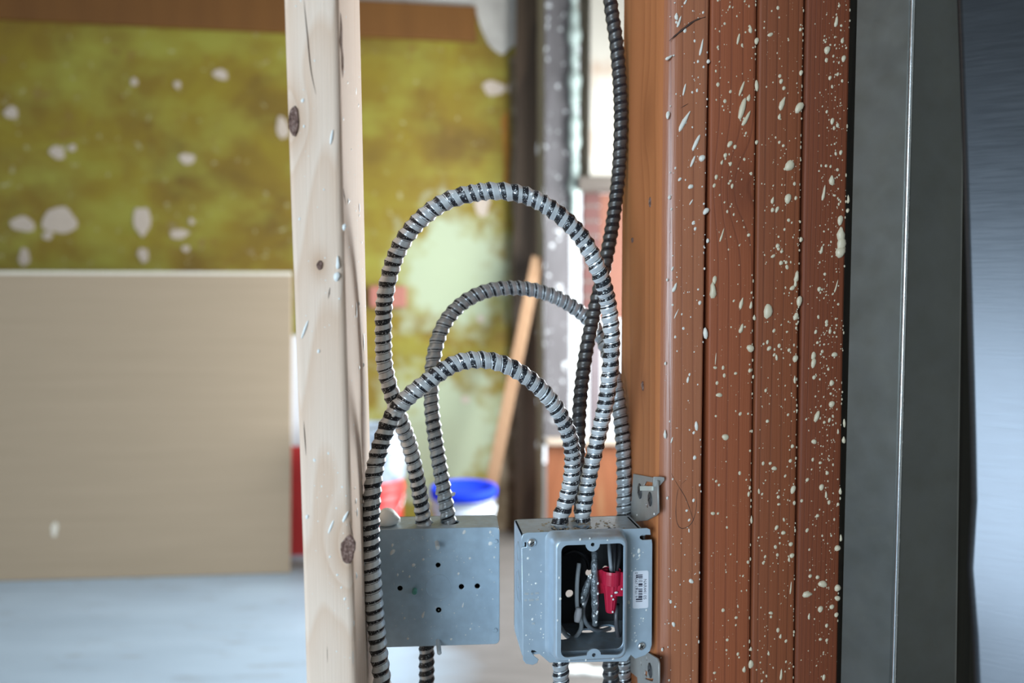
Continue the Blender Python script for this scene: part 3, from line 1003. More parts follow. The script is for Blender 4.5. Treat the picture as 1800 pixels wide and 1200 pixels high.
M_white_screw = plain('white_coated_screw', srgb(206, 212, 214), 0.4)
rod('screw_tip', BF, *BF.loc(768, 953), 0.0020, -0.002, 0.012, M_white_screw, jb, lean=(0.1, -.1))
rod('screw_tip', BF, *BF.loc(770, 1126), 0.0020, -0.002, 0.015, M_white_screw, jb, lean=(.1, -.3))
rod('ground_screw', BF, *BF.loc(729, 1037), 0.0022, -0.002, 0.006, M_green, jb)
rod('rivet', BF, *BF.loc(872, 951), 0.0022, -0.001, 0.0012, M_box, jb)
rod('rivet', BF, *BF.loc(871, 1107), 0.0022, -0.001, 0.0012, M_box, jb)
for d in ((816, 935, 9, 5, 20), (690, 970, 12, 7, 30), (862, 955, 8, 7, 0), (727, 993, 7, 6, 20), (744, 983, 5, 4, 0), (699, 1010, 6, 3, 0), (720, 1013, 5, 3, 0), (744, 1080, 14, 4, 20), (814, 1063, 9, 3, 15), (806, 1008, 5, 4, 0),
          (826, 981, 5, 4, 0), (711, 1086, 5, 3, 0), (717, 1122, 5, 4, 0), (793, 1123, 4, 4, 0), (862, 935, 6, 4, 0), (869, 979, 4, 3, 0), (827, 1105, 4, 3, 0), (708, 1004, 3, 3, 0), (690, 958, 6, 4, 0)):
    put_drop(bp, BF, *d, M_dropw, 0.0, 0.0006)
rg = random.Random(5)
speckle(bp, BF, [(rg.uniform(.012, W_ - .003), rg.uniform(.003, H_ - .003), rg.uniform(.0002, .0005), 1.3, rg.uniform(-1, 1), 0.0) for _ in range(70)], M_dropw)
plate('hole_darkening_plate', BF, rrect(0, 0, W_, H_, 0.004), [], 0.0012, M_dark, jb, -D_)  # unseen dark plate added so the holes in the back stay dark
# a strap that ties the box to the back of the stud
plate('mounting_strap', Fr(BF.p(-0.030, 0, -D_), BF.x), [(0, .02), (.034, .02), (.034, .08), (0, .08)], [], 0.0015, M_box, jb, -0.002)
# white wad of foam on the top left corner
fb = Fr(BF.p(0.006, H_ + 0.0002, -0.016), BF.x, -BF.z)
fo = lathe('foam_blob', None, [(.008, 0), (.0105, .002), (.0108, .006), (.0085, .011), (.005, .0135), (.002, .0145)], M_dropw, None, 14, True, fb)
for v_ in fo.data.vertices:
    v_.co.x *= 1 + .18 * math.sin(v_.co.z * 400 + v_.co.y * 300)
tag(fo, 'small white foam blob on the left box behind the hanging cable', 'foam blob')

# ------------------------------------------------------------------ right box with raised cover
CF = Fr(Pt(917, 1163, 0.612), (math.cos(R(7.0)), math.sin(R(7.0)), 0))
L = lambda x, y, c=0.0: CF.loc(x, y, c)
BD = 0.054
sb = empty('switch_box', CF.p(0.05, 0, -BD / 2))
tag(sb, 'open square electrical box with raised cover fixed to the reddish stud', 'switch box')
TH_ = 0.0016
# body: five plates behind the cover, back plate pierced
b0 = L(921, 1155)
b1 = L(1138, 938)
A0, B0, A1, B1 = b0[0] - 0.001, b0[1], b1[0], b1[1]
back_holes = [circ(*CF.loc(x, y, -BD), r) for x, y, r in ((1001, 1043, .0034), (1035, 1006, .0030), (1064, 999, .0025))]
M_inner = plain('shade_black_inside', (0.022, 0.022, 0.024), 0.6, 0, 0.4, 90)  # black stands in for the shade inside the box
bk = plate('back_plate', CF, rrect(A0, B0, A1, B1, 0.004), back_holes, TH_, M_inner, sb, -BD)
SL = Fr(CF.p(A0, B0, -BD), -(-CF.z), ZUP)            # left side, a towards the viewer
SL = Fr(CF.p(A0, B0, -BD), CF.z, ZUP)
hh = B1 - B0
# rings of the knockouts on the left side
sidew = plate('side_wall', Fr(CF.p(A0, B0, -BD), CF.z, ZUP), rrect(0, 0, BD - .001, hh, 0.003), [circ(BD * .5, hh * .5, .0018)], TH_, M_box, sb, 0.0)
lfr = Fr(CF.p(A0, B0, 0), -CF.z, ZUP)                # outward face of the left side
for (ca, cb, rr) in ((BD * .5, hh * .5, .0125), (BD * .5, hh * .80, .008)):
    rv, rf = [], []
    for j, (q, h) in enumerate(((rr - .0006, .0), (rr - .0002, -.0004), (rr + .0002, -.0004), (rr + .0006, .0))):
        for i in range(36):
            t = 2 * math.pi * i / 36
            rv.append(CF.p(A0 - TH_ * 0 + h * 1.0 - .0001, B0 + cb + q * math.sin(t), -ca + q * math.cos(t)))
    for j in range(3):
        for i in range(36):
            rf.append((j * 36 + i, j * 36 + (i + 1) % 36, (j + 1) * 36 + (i + 1) % 36, (j + 1) * 36 + i))
    mk('knockout_ring', rv, rf, M_cover, sidew)
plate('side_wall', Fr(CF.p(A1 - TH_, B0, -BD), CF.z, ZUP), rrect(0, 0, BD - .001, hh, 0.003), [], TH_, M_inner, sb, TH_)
plate('inner_shade_plate', Fr(CF.p(A0 + TH_ + .0003, B0 + .002, -BD), CF.z, ZUP), rrect(0, 0, BD - .002, hh - .004, 0.003), [], .0006, M_inner, sb, 0.0)  # thin dark plate added for the inside shade
plate('inner_shade_plate', Fr(CF.p(A0 + .002, B1 - TH_ - .0006, 0), CF.x, -CF.z), [(0, .002), (.03, .002), (A1 - A0 - .05, .002), (A1 - A0 - .004, .002), (A1 - A0 - .004, .012), (0, .012)], [], .0006, M_inner, sb, 0.0)
TP = Fr(CF.p(A0, B1, -BD), CF.x, -CF.z * -1.0 if False else CF.z)
# top: a right, b towards the viewer, c up or down
TPf = Fr(CF.p(A0, B1, 0), CF.x, -CF.z)
hs = []
for x, cc in ((985, BD * .45), (1024, BD * .45), (1024, BD * .78)):
    h = CF.loc(x, 912, -cc)[0] - A0
    hs.append(circ(h, cc, .0078 if cc < BD * .6 else .0068))
plate('side_wall', TPf, rrect(0, 0.001, A1 - A0, BD, 0.003), [hs[0], hs[1]], TH_, M_cover, sb, 0.0)
hb = [CF.loc(986, 1165, -.03)[0] - A0, CF.loc(1073, 1165, -.03)[0] - A0]
hole_b = CF.loc(1031, 1111, 0)
BTf = Fr(CF.p(A0, B0 + TH_, 0), CF.x, -CF.z)
hx = hit(1032, 1111, BTf.o, BTf.z) - BTf.o
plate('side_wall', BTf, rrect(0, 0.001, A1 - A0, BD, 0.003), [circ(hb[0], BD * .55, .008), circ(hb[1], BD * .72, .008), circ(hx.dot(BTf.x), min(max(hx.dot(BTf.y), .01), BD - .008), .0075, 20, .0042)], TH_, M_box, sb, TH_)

# cover plate traced on its own plane
R0 = [L(x, y, 0.0) for x, y in ((964, 1160), (1110, 942))]
cov_px = [(917, 945), (919, 939), (926, 936), (1136, 928), (1141, 930), (1142, 938), (1128, 938), (1123, 941), (1123, 946), (1128, 949), (1144, 948), (1145, 955), (1144, 1132), (1141, 1142), (1133, 1149),
          (1116, 1155), (1108, 1148), (1100, 1160), (966, 1162), (952, 1150), (940, 1141), (934, 1140), (932, 1144), (938, 1152), (945, 1158), (943, 1163), (936, 1166), (925, 1164), (920, 1158), (917, 962), (926, 961), (926, 951), (917, 951)]
cov = [L(x, y) for x, y in cov_px][::-1]
RH = 0.017
fo0, fo1 = L(974, 1166, RH), L(1104, 942, RH)
open_base = rrect(fo0[0] - .0035, fo0[1] + .0015, fo1[0] + .0012, fo1[1] - .0002, 0.006)
cover = plate('cover', CF, cov, [open_base], 0.0015, M_cover, sb, 0.0015, 0.0005)
# raised ring: wall lofted from the cover to the rim, then the rim plate with the device opening
RH = 0.017
fo0, fo1 = L(974, 1166, RH), L(1104, 942, RH)
sects = [(rrect(fo0[0] - .0052, fo0[1] - .0008, fo1[0] + .003, fo1[1] + .002, 0.007), 0.0012), (rrect(fo0[0] - .0026, fo0[1] - .000, fo1[0] + .0012, fo1[1] + .0012, 0.007), 0.003),
         (rrect(fo0[0] - .0012, fo0[1], fo1[0] + .0006, fo1[1] + .0006, 0.007), RH * .5), (rrect(fo0[0] - .0003, fo0[1] + .0003, fo1[0] + .0002, fo1[1] + .0001, 0.007), RH - .003), (rrect(fo0[0] + .0006, fo0[1] + .0009, fo1[0] - .0006, fo1[1] - .0009, 0.0065), RH - .0008), (rrect(fo0[0] + .0022, fo0[1] + .0022, fo1[0] - .0022, fo1[1] - .0022, 0.0055), RH)]
verts, faces = [], []
m = len(sects[0][0])
for sct, c in sects:
    verts += [CF.p(a, b, c) for a, b in sct]
for j in range(len(sects) - 1):
    for i in range(m):
        i2 = (i + 1) % m
        faces.append((j * m + i, j * m + i2, (j + 1) * m + i2, (j + 1) * m + i))
mk('raised_wall', verts, faces, M_cover, cover, True)
oa0, ob0 = L(986, 1156, RH)
oa1, ob1 = L(1098, 954, RH)
ta, tb = L(1042, 957, RH)
ua, ub = L(1044, 1151, RH)
r_ = 0.0052
op = []
for i in range(6):
    t = R(90 * i / 5)
    op.append((oa1 - r_ + r_ * math.cos(t), ob1 - r_ + r_ * math.sin(t)))
for i in range(9):                                    # top tab
    t = R(0 - 180 * i / 8)
    op.append((ta + .0057 * math.cos(t), min(tb + .0057 * math.sin(t) + 0.0002, ob1)))
for i in range(6):
    t = R(90 + 90 * i / 5)
    op.append((oa0 + r_ + r_ * math.cos(t), ob1 - r_ + r_ * math.sin(t)))
for i in range(6):
    t = R(180 + 90 * i / 5)
    op.append((oa0 + r_ + r_ * math.cos(t), ob0 + r_ + r_ * math.sin(t)))
for i in range(9):                                    # bottom tab
    t = R(180 - 180 * i / 8)
    op.append((ua + .0057 * math.cos(t), max(ub + .0052 * math.sin(t), ob0)))
for i in range(6):
    t = R(270 + 90 * i / 5)
    op.append((oa1 - r_ + r_ * math.cos(t), ob0 + r_ + r_ * math.sin(t)))
rim = plate('rim', CF, sects[-1][0], [op, circ(ta, tb, .0016, 14), circ(ua, ub, .0016, 14)], 0.0015, M_cover, cover, RH)


def screw(name, fr, a, b, r, c, mat, parent, cross=True, hgt=None):
    h = hgt or r * .7
    o = lathe(name, None, [(r * .95, c), (r, c + h * .4), (r * .8, c + h * .85), (r * .4, c + h)], mat, parent, 18, True, Fr(fr.p(a, b, 0), fr.x, fr.y))
    for ang in ((35, 125) if cross else (35,)):
        d = Vector((math.cos(R(ang)), math.sin(R(ang))))
        e = Vector((-d.y, d.x))
        v = []
        for (p_, q_) in ((-.6, -.1), (.6, -.1), (.6, .1), (-.6, .1)):
            for z_ in (c + h * .4, c + h * 1.02):
                v.append(fr.p(a + (d.x * p_ + e.x * q_) * r, b + (d.y * p_ + e.y * q_) * r, z_))
        mk('screw_slot', v, [(0, 2, 4, 6), (1, 3, 5, 7), (0, 1, 3, 2), (2, 3, 5, 4), (4, 5, 7, 6), (6, 7, 1, 0)], M_dark, o)
    return o


screw('screw', CF, *L(934, 952), .0036, .0015, M_screw, cover, False)
screw('screw', CF, *L(1126, 1133), .0034, .0015, M_screw, cover)
for d in ((1123, 968, 10, 5, 0), (1114, 976, 5, 4, 0), (1124, 976, 5, 4, 0), (928, 981, 5, 4, 0), (942, 1025, 4, 4, 0), (936, 1088, 5, 4, 0), (932, 1063, 3, 3, 0), (1106, 1012, 4, 3, 0), (1105, 1058, 9, 4, 0),
          (1136, 1072, 4, 3, 0), (1118, 1126, 6, 3, 40), (1131, 1087, 3, 3, 0), (925, 1116, 3, 3, 0), (951, 1105, 4, 3, 0), (1116, 1112, 3, 3, 0)):
    put_drop(cover, CF, *d, M_dropw, 0.0015, 0.0005)
for d in ((1020, 948, 5, 4, 0), (1037, 946, 4, 3, 0), (985, 1052, 6, 4, 0), (983, 1015, 5, 3, 0), (1068, 949, 3, 3, 0), (1001, 1160, 4, 3, 0), (1030, 1160, 4, 3, 0), (1078, 1158, 5, 3, 60), (980, 1090, 4, 3, 0)):
    put_drop(rim, CF, *d, M_dropw, RH, 0.0005)
rg = random.Random(8)
speckle(cover, CF, [(rg.choice((rg.uniform(.004, .018), rg.uniform(.088, .1))), rg.uniform(.006, .098), rg.uniform(.0002, .0005), 1.3, rg.uniform(-1, 1), 0.0015) for _ in range(60)], M_dropw)
# rubble and dust on the top of the box
M_rub = plain('plaster_crumbs', srgb(178, 164, 142), 0.9, 0, 0.25, 400)
TPc = Fr(CF.p(A0, B1, 0), CF.x, -CF.z)
rg = random.Random(12)
speckle(sb, TPc, [(rg.triangular(.012, .09, .055), rg.uniform(.004, .045), rg.uniform(.0004, .0016), rg.uniform(.7, 1.4), rg.uniform(-1, 1), 0.0) for _ in range(150)], M_rub, 'plaster_crumbs')
for (x, cc, ra, rb, mt) in ((1015, .006, .0042, .0022, M_dropw), (1005, .003, .003, .0018, M_drop), (1063, .0015, .0036, .0018, M_rub), (1076, .012, .0034, .002, M_dark), (1033, .008, .0025, .0015, M_drop), (952, .012, .0016, .0014, M_drop)):
    relief('plaster_chip', TPc, CF.loc(x, 930, -cc)[0] - A0, cc, ra, rb, .0022, mt, sb, 0.0, .2, x)

# bar-code label, read from top to bottom
M_lab = plain('label_paper', srgb(226, 228, 236), 0.5, 0, 0.02, 100)
M_ink = plain('label_ink', (0.02, 0.02, 0.045), 0.6)
la0, lb0 = L(1111, 1068)
la1, lb1 = L(1139, 1001)
lab = plate('label_sticker', CF, rrect(la0, lb0, la1, lb1, .0015), [], .0002, M_lab, cover, .0018)
lw, lh = la1 - la0, lb1 - lb0
lab_c = .00185
bv, bf = [], []
rg = random.Random(4)
yy = 0.10
pat = [2, 1.5, 2.5, 1.2, 1.2, 3, 1, 1.4, 1, 3, 4, 1, 1.5, 4, 1.2, 1, 1.3, 1, 2.5, 2, 2, 1, 1.6, 1.5, 4, 1.2, 3, 2, 1.5, 1.5]
tot = sum(pat)
pos = 0.0
for i, v_ in enumerate(pat):
    if i % 2 == 0:
        y1 = lb1 - lh * (0.10 + 0.74 * pos / tot)
        y0 = lb1 - lh * (0.10 + 0.74 * (pos + v_) / tot)
        long_ = i in (0, 2, 14, 26, 28)
        x0 = la0 + lw * (0.20 if long_ else 0.36)
        x1 = la0 + lw * 0.62
        i0 = len(bv)
        bv += [CF.p(x0, y0, lab_c), CF.p(x1, y0, lab_c), CF.p(x1, y1, lab_c), CF.p(x0, y1, lab_c)]
        bf.append((i0, i0 + 1, i0 + 2, i0 + 3))
    pos += v_
mk('bar_code', bv, bf, M_ink, lab)


def text(body, fr, size, mat, parent, name):
    cu = bpy.data.curves.new(name, 'FONT')
    cu.body = body
    cu.size = size
    tmp = bpy.data.objects.new(name, cu)
    COL.objects.link(tmp)
    dg = bpy.context.evaluated_depsgraph_get()
    me = bpy.data.meshes.new_from_object(tmp.evaluated_get(dg))
    bpy.data.objects.remove(tmp)
    me.transform(fr.mat())
    return link_mesh(name, me, mat, parent)


text('NAR441 05', Fr(CF.p(la0 + lw * .69, lb1 - lh * .22, lab_c), -ZUP, CF.x), lw * .27, M_ink, lab, 'label_text')
text('0 14567 13161 9', Fr(CF.p(la0 + lw * .14, lb1 - lh * .03, lab_c), -ZUP, CF.x), lw * .235, M_ink, lab, 'label_digits')
# faint stamped marks on the left flange
M_emb = plain('embossed_steel', (0.62, 0.67, 0.70), 0.4, 0.5)
for (x, y, w_) in ((921, 1044, 8), (932, 1044, 5), (940, 1043, 7), (921, 1055, 5), (929, 1055, 9), (941, 1054, 6), (934, 1096, 6)):
    a_, b_ = L(x, y)
    plate('stamped_mark', CF, rrect(a_, b_, a_ + w_ * .00044, b_ + .0017, .0006, 3), [], .0004, M_emb, cover, .0018)

# ------------------------------------------------------------------ what is inside the box
def Q(x, y, c):
    a, b = CF.loc(x, y, c)
    return CF.p(a, b, c)


M_wire_g = plain('grey_wire_jacket', (0.30, 0.33, 0.36), 0.35, 0, 0.1, 300)
M_wire_l = plain('light_grey_wire_jacket', (0.42, 0.45, 0.47), 0.35, 0, 0.1, 300)
M_wire_k = plain('black_wire_jacket', (0.025, 0.025, 0.028), 0.3, 0, 0.1, 300)
o = sweep('electrical_wire', [Q(1018, 990, -.018), Q(1015, 1015, -.014), Q(1014, 1042, -.014), Q(1015, 1068, -.016), Q(1021, 1088, -.02), Q(1021, 1105, -.024), Q(1010, 1120, -.026), Q(996, 1117, -.03), Q(983, 1098, -.034)], .0018, M_wire_l, None, 10, .002)
tag(o, 'light grey wire with a free end, curling down the left of the box', 'wire')
tip = sweep('electrical_wire', [Q(1018, 1068, -.012), Q(1016, 1080, -.012), Q(1014, 1093, -.011)], .0031, plain('pale_wire_cap', srgb(186, 184, 186), .5), None, 10, .0015, lambda t: .75 + .3 * math.sin(math.pi * min(max(t, 0), 1)))
tag(tip, 'short pale wire end hanging in the lower left of the box', 'wire')
o = sweep('electrical_wire', [Q(1037, 1012, -.022), Q(1032, 1045, -.021), Q(1025, 1070, -.02), Q(1028, 1090, -.022), Q(1040, 1104, -.028), Q(1056, 1108, -.036), Q(1072, 1104, -.045)], .0019, M_wire_g, None, 10, .002)
tag(o, 'darker grey wire bending to the right at the bottom of the box', 'wire')
n = NT('crinkled_tape')
M_tape = n.out(n.mix(n.noise(n.vmath('MULTIPLY', n.pos, (1, 1, .5)), 500, 4), (0.04, 0.045, 0.05), (0.35, 0.39, 0.42)), 0.28, 0.35)
n.bump(n.noise(n.pos, 420, 3), 0.7, 0.002)
tb_ = empty('taped_wires', Q(1045, 1097, -.012))
tag(tb_, 'taped grey wire pair hanging in the middle of the box opening', 'wire bundle')
sweep('tape_wrap', [Q(1045, 968, -.02), Q(1045, 985, -.014), Q(1045, 1020, -.010), Q(1046, 1060, -.010), Q(1046, 1098, -.012)], .0031, M_tape, tb_, 12, .002, lambda t: .75 + .28 * math.sin(3.0 * min(max(t, 0), 1)) + .08 * math.sin(38 * t))
sweep('tape_wrap', [Q(1038, 1012, -.014), Q(1030, 1035, -.012), Q(1023, 1060, -.014)], .0028, M_tape, tb_, 12, .002, lambda t: .55 + .5 * math.sin(math.pi * min(max(t, 0), 1)) + .08 * math.sin(30 * t))
for (x, y) in ((1035, 1012), (1038, 1015), (1051, 1025), (1051, 1043), (1049, 1060), (1050, 1075), (1044, 1082), (1049, 1078), (1023, 1050), (1025, 1061), (1039, 1010), (1048, 1093)):
    P = Q(x, y, -.0065)
    o = bpy.data.objects.new('paint_drop', drop_mesh(0, M_dropw))
    COL.objects.link(o)
    o.parent = tb_
    o.matrix_basis = Matrix.Translation(-wloc(tb_)) @ Matrix.Translation(P) @ CF.mat().to_3x3().to_4x4() @ Matrix.Diagonal((.0009, .0011, .0009, 1))
for (xs, lb_) in (([(1071, 950), (1072, 975), (1075, 1008)], 'grey black wire entering the red connector from above, left one'), ([(1083, 950), (1081, 975), (1080, 1008)], 'black wire entering the red connector from above, middle one'), ([(1091, 950), (1090, 975), (1084, 1008)], 'black wire entering the red connector from above, right one')):
    o = sweep('electrical_wire', [Q(xs[0][0], xs[0][1], -.036), Q(xs[1][0], xs[1][1], -.02), Q(xs[2][0], xs[2][1], -.013)], .0017, M_wire_k if 'left' not in lb_ else M_wire_g, None, 10, .002)
    tag(o, lb_, 'wire')
o = sweep('electrical_wire', [Q(1085, 1060, -.024), Q(1083, 1085, -.02), Q(1085, 1110, -.02), Q(1091, 1133, -.024)], .0019, plain('charcoal_wire', (0.09, 0.09, 0.1), .3), None, 10, .002)
tag(o, 'charcoal wire below the red connector in the lower right of the box', 'wire')
o = sweep('electrical_wire', [Q(990, 975, -.045), Q(1010, 968, -.043), Q(1030, 980, -.043), Q(1036, 1000, -.045)], .0017, M_wire_k, None, 8, .003)
tag(o, 'black wire lying deep in the upper left of the box', 'wire')
# red wing connector, open end up
M_red = plain('red_plastic', (0.52, 0.015, 0.05), 0.35, 0, 0.1, 200)
top_c = Q(1075, 1001, -.010)
bot_c = Q(1073, 1075, -.010)
ax = (bot_c - top_c)
hl_ = ax.length
wf = Fr(top_c, CF.x, ax.normalized().cross(CF.x))    # c runs along -? check below
zdir = ax.normalized()
xdir = (CF.x - zdir * CF.x.dot(zdir)).normalized()
ydir = zdir.cross(xdir)
wc = empty('wire_connector', bot_c)
tag(wc, 'red plastic wing connector twisted onto wires in the box', 'wire connector')
verts, faces = [], []
SEG = 24
for (t, r) in ((0.0, .0078), (.06, .0082), (.32, .0080), (.34, .0066), (.60, .0055), (.96, .0040), (1.0, .0036)):
    for i in range(SEG):
        an = 2 * math.pi * i / SEG
        rr = r * (1 + (.035 * (-1) ** i if t > .33 else 0))
        verts.append(top_c + zdir * (hl_ * t) + xdir * (rr * math.cos(an)) + ydir * (rr * math.sin(an)))
for j in range(6):
    for i in range(SEG):
        faces.append((j * SEG + i, j * SEG + (i + 1) % SEG, (j + 1) * SEG + (i + 1) % SEG, (j + 1) * SEG + i))
faces.append(tuple(6 * SEG + i for i in range(SEG)))
mk('shell', verts, faces, M_red, wc)
wg = Fr(top_c, xdir, -zdir)
for sgn in (1, -1):
    pts = [(sgn * .003, -.001), (sgn * .0118, -.002), (sgn * .0122, -.016), (sgn * .0100, -.0205), (sgn * .003, -.020)]
    plate('wing', Fr(top_c + CF.z * (.0035 if sgn > 0 else -.003), CF.x * 1.0, -zdir), pts if sgn < 0 else pts[::-1], [], .0028, M_red, wc, .0014 if sgn > 0 else 0, .0006)
for (x, y) in ((1083, 1041), (1093, 1035), (1078, 1053), (1077, 1075), (1075, 1047)):
    P = Q(x, y, -.0035)
    o = bpy.data.objects.new('paint_drop', drop_mesh(1, M_dropw))
    COL.objects.link(o)
    o.parent = wc
    o.matrix_basis = Matrix.Translation(-wloc(wc)) @ Matrix.Translation(P) @ CF.mat().to_3x3().to_4x4() @ Matrix.Diagonal((.0015 if x == 1083 else .0008, .001, .001, 1))

# ------------------------------------------------------------------ brackets that hold the box on the stud
yv = f0.y
BL = Fr(l0.o, l0.x, l0.y)
TBR = 0.0016


def LP(x, y):
    return BL.loc(x, y, TBR)


br = empty('mounting_bracket', BL.p(*LP(1135, 900), 0))
br.parent = sb
br.location = br.location - wloc(sb)


def bracket(name, px, holes_px, parent):
    return plate(name, BL, [LP(x, y) for x, y in px][::-1], holes_px, TBR, M_brk, parent, TBR, .0003)


bpy.data.objects.remove(br)
top_br = bracket('mounting_bracket', [(1113, 833), (1150, 840), (1155, 846), (1156, 900), (1150, 906), (1136, 914), (1112, 916), (1085, 914), (1085, 905), (1110, 880)],
                 [[LP(1135, 845), LP(1147, 847), LP(1147, 858), (LP(1130, 853))], circ(*LP(1137, 888), .004, 12, .002)], sb)
# ear folded over the front of the stud
ea, eb = f0.loc(1158, 845)
v0 = BL.p(*LP(1150, 841), TBR)
ear = plate('bracket_ear', Fr(f0.o, f0.x, f0.y), [(-.003, eb + .0035), (.003, eb + .0035), (.0055, eb + .003), (.0055, eb + .001), (.002, eb - .003), (-.003, eb - .004)][::-1], [], .0012, M_brk, top_br, .0022, .0003)
bot_br = bracket('mounting_bracket', [(1108, 1140), (1138, 1146), (1155, 1158), (1157, 1166), (1157, 1215), (1122, 1215), (1120, 1190), (1108, 1180)],
                 [circ(*LP(1127, 1165), .0022, 12, .0024), circ(*LP(1137, 1156), .002, 12, .0026), [LP(1133, 1176), LP(1138, 1180), LP(1137, 1190), LP(1132, 1186)], [LP(1131, 1190), LP(1149, 1192), LP(1147, 1198), LP(1134, 1194)]], sb)
M_black_screw = plain('black_drywall_screw', (0.045, 0.045, 0.048), 0.45)
screw('screw', BL, *LP(1125, 863), .0068, TBR, M_black_screw, top_br, True, .0012)
screw('screw', BL, *LP(1143, 877), .0060, TBR, M_black_screw, top_br, True, .0012)
screw('screw', BL, *LP(1143, 1178), .0060, TBR, M_black_screw, bot_br, True, .0012)
na, nb = LP(1128, 858)
na2, nb2 = LP(1149, 858)
nl = plate('nail_tab', BL, [LP(1128, 854), LP(1149, 854), LP(1149, 862), LP(1128, 862)][::-1], [], .0014, plain('white_tab', srgb(206, 210, 200), .5), top_br, TBR + .0016)
for d in ((1150, 903, 5, 3, 0), (1120, 905, 4, 3, 0)):
    put_drop(top_br, BL, *d, M_dropw, TBR, .0006)

# ------------------------------------------------------------------ sheet metal on the right
n = NT('galvanised_sheet')
st = n.vmath('MULTIPLY', n.pos, (1, 1, 6))
a = n.noise(n.pos, 30, 5, 0.6)
sp = n.voro(n.pos, 70)
c = n.mix(a, (0.12, 0.12, 0.105), (0.20, 0.20, 0.18))
c = n.mix(n.math('MULTIPLY', sp, .3), c, (0.19, 0.195, 0.2))
n.bump(n.noise(n.vmath('MULTIPLY', n.pos, (1, 1, 10)), 200, 3), 0.06, 0.0005)
M_duct = n.out(c, n.math('ADD', 0.34, n.math('MULTIPLY', n.noise(n.pos, 60, 4), 0.16)), 0.9)
n = NT('brushed_sheet')
st = n.vmath('MULTIPLY', n.pos, (3, 3, 60))
a = n.noise(st, 12, 4, 0.6)
c = n.mix(a, (0.06, 0.066, 0.075), (0.09, 0.095, 0.105))
n.bump(a, 0.05, 0.0005)
M_sheet = n.out(c, n.math('ADD', 0.25, n.math('MULTIPLY', a, 0.12)), 0.95)


def vprism(name, cols, mat, parent=None, rows=28, smooth=False, z0=0.0, z1=None, fn=None):
    """cols: list of (x at y=0, x at y=1200, Y): vertical lines joined to a closed section."""
    z1 = z1 or CEIL
    verts, faces = [], []
    m = len(cols)
    for i in range(rows + 1):
        z = z0 + (z1 - z0) * i / rows
        for j, (xt, xb, Y) in enumerate(cols):
            A, B = Pt(xt, 0, Y), Pt(xb, 1200, Y)
            t = (z - B.z) / (A.z - B.z)
            p_ = Vector((B.x + (A.x - B.x) * t, B.y + (A.y - B.y) * t, z))
            if fn: p_ += fn(j, z)
            verts.append(p_)
    for i in range(rows):
        for j in range(m):
            j2 = (j + 1) % m
            faces.append((i * m + j, i * m + j2, (i + 1) * m + j2, (i + 1) * m + j))
    faces.append(tuple(range(m)))
    faces.append(tuple(rows * m + j for j in range(m)))
    return mk(name, verts, faces, mat, parent, smooth)


duct = vprism('sheet_metal_duct', [(1507, 1478, .612), (1598, 1563, .583), (1610, 1576, .583), (1694, 1678, .597), (1697, 1681, .599), (1690, 1672, .66), (1560, 1530, .68), (1512, 1483, .648)], M_duct)
tag(duct, 'grey galvanised sheet metal corner with a raised seam beside the reddish studs', 'duct')
vprism('seam', [(1601, 1567, .5835), (1602, 1568, .5812), (1605, 1571, .5803), (1608, 1574, .5812), (1609, 1575, .5835)], M_screw, duct, 28, True)
# brushed panel standing nearer to the camera
def panel_fn(j, z):
    zz = min(max(z - 1.0, -.45), .45)
    dent = -0.004 * math.exp(-((z - 0.915) / 0.03) ** 2) * (1 if j in (0, 1, 10, 11) else .2)
    lean = 0.14 * zz
    return Vector((lean * 0.6 + dent - 0.006 * (zz / 0.35) ** 2 * 0.5, lean, 0))


panel = vprism('sheet_metal', [(1686, 1716, .500), (1700, 1730, .4979), (1770, 1790, .4871), (1840, 1850, .4768), (2000, 1990, .4549), (2300, 2280, .4187), (2301, 2281, .4205), (2001, 1991, .4565), (1841, 1851, .4784), (1771, 1791, .4887), (1701, 1731, .4995), (1687, 1717, .5015)], M_sheet, None, 60, True, fn=panel_fn)
tag(panel, 'brushed shiny metal panel with blue reflections at the right edge', 'metal panel')
gap = vprism('gap_darkening_board', [(1488, 1462, .79), (1860, 1850, .79), (1860, 1850, .83), (1488, 1462, .83)], wood('gap_shade_grey', srgb(64, 62, 54), srgb(36, 34, 30), (.4, .9, 1), (0, 0), 120), None)  # board added to close the gap, its shade put into the colour
tag(gap, 'added dark board that darkens the narrow gap behind the two pieces of sheet metal', 'board')

# ------------------------------------------------------------------ the far room's contents
M_dry = NT('drywall_back_paper')
n = M_dry
f = n.noise(n.vmath('MULTIPLY', n.pos, (.4, .4, 9)), 4, 4, .6)
M_dry = n.out(n.mix(f, srgb(156, 136, 112), srgb(172, 150, 126)), 0.8)
M_core = plain('gypsum_edge', srgb(222, 212, 196), 0.9)
BLp, BRp = Pt(0, 1031, 2.985), Pt(510, 1018, 3.075)
BLp.z = BRp.z = 0.002
ex = (BRp - BLp).normalized()
TRp = Pt(513, 478, 3.20)
upv = TRp - BRp
DF = Fr(BRp, ex, upv)
hgt = upv.length
sheet = empty('drywall_sheet', BRp - ex * 1.2)
tag(sheet, 'large brown-backed drywall sheet leaning at the left in the far room', 'drywall')
box('board', DF, -2.42, 0, 0, hgt, -.0127, 0, M_dry, sheet, .002)
box('edge_tape', DF, -2.42, 0, hgt - .012, hgt + .0008, -.0132, .0008, M_core, sheet, .0005)
rg = random.Random(2)
plate('scuff', DF, blob(rg, *DF.loc(96, 930), .012, .028), [], .0006, M_core, sheet, .0008)


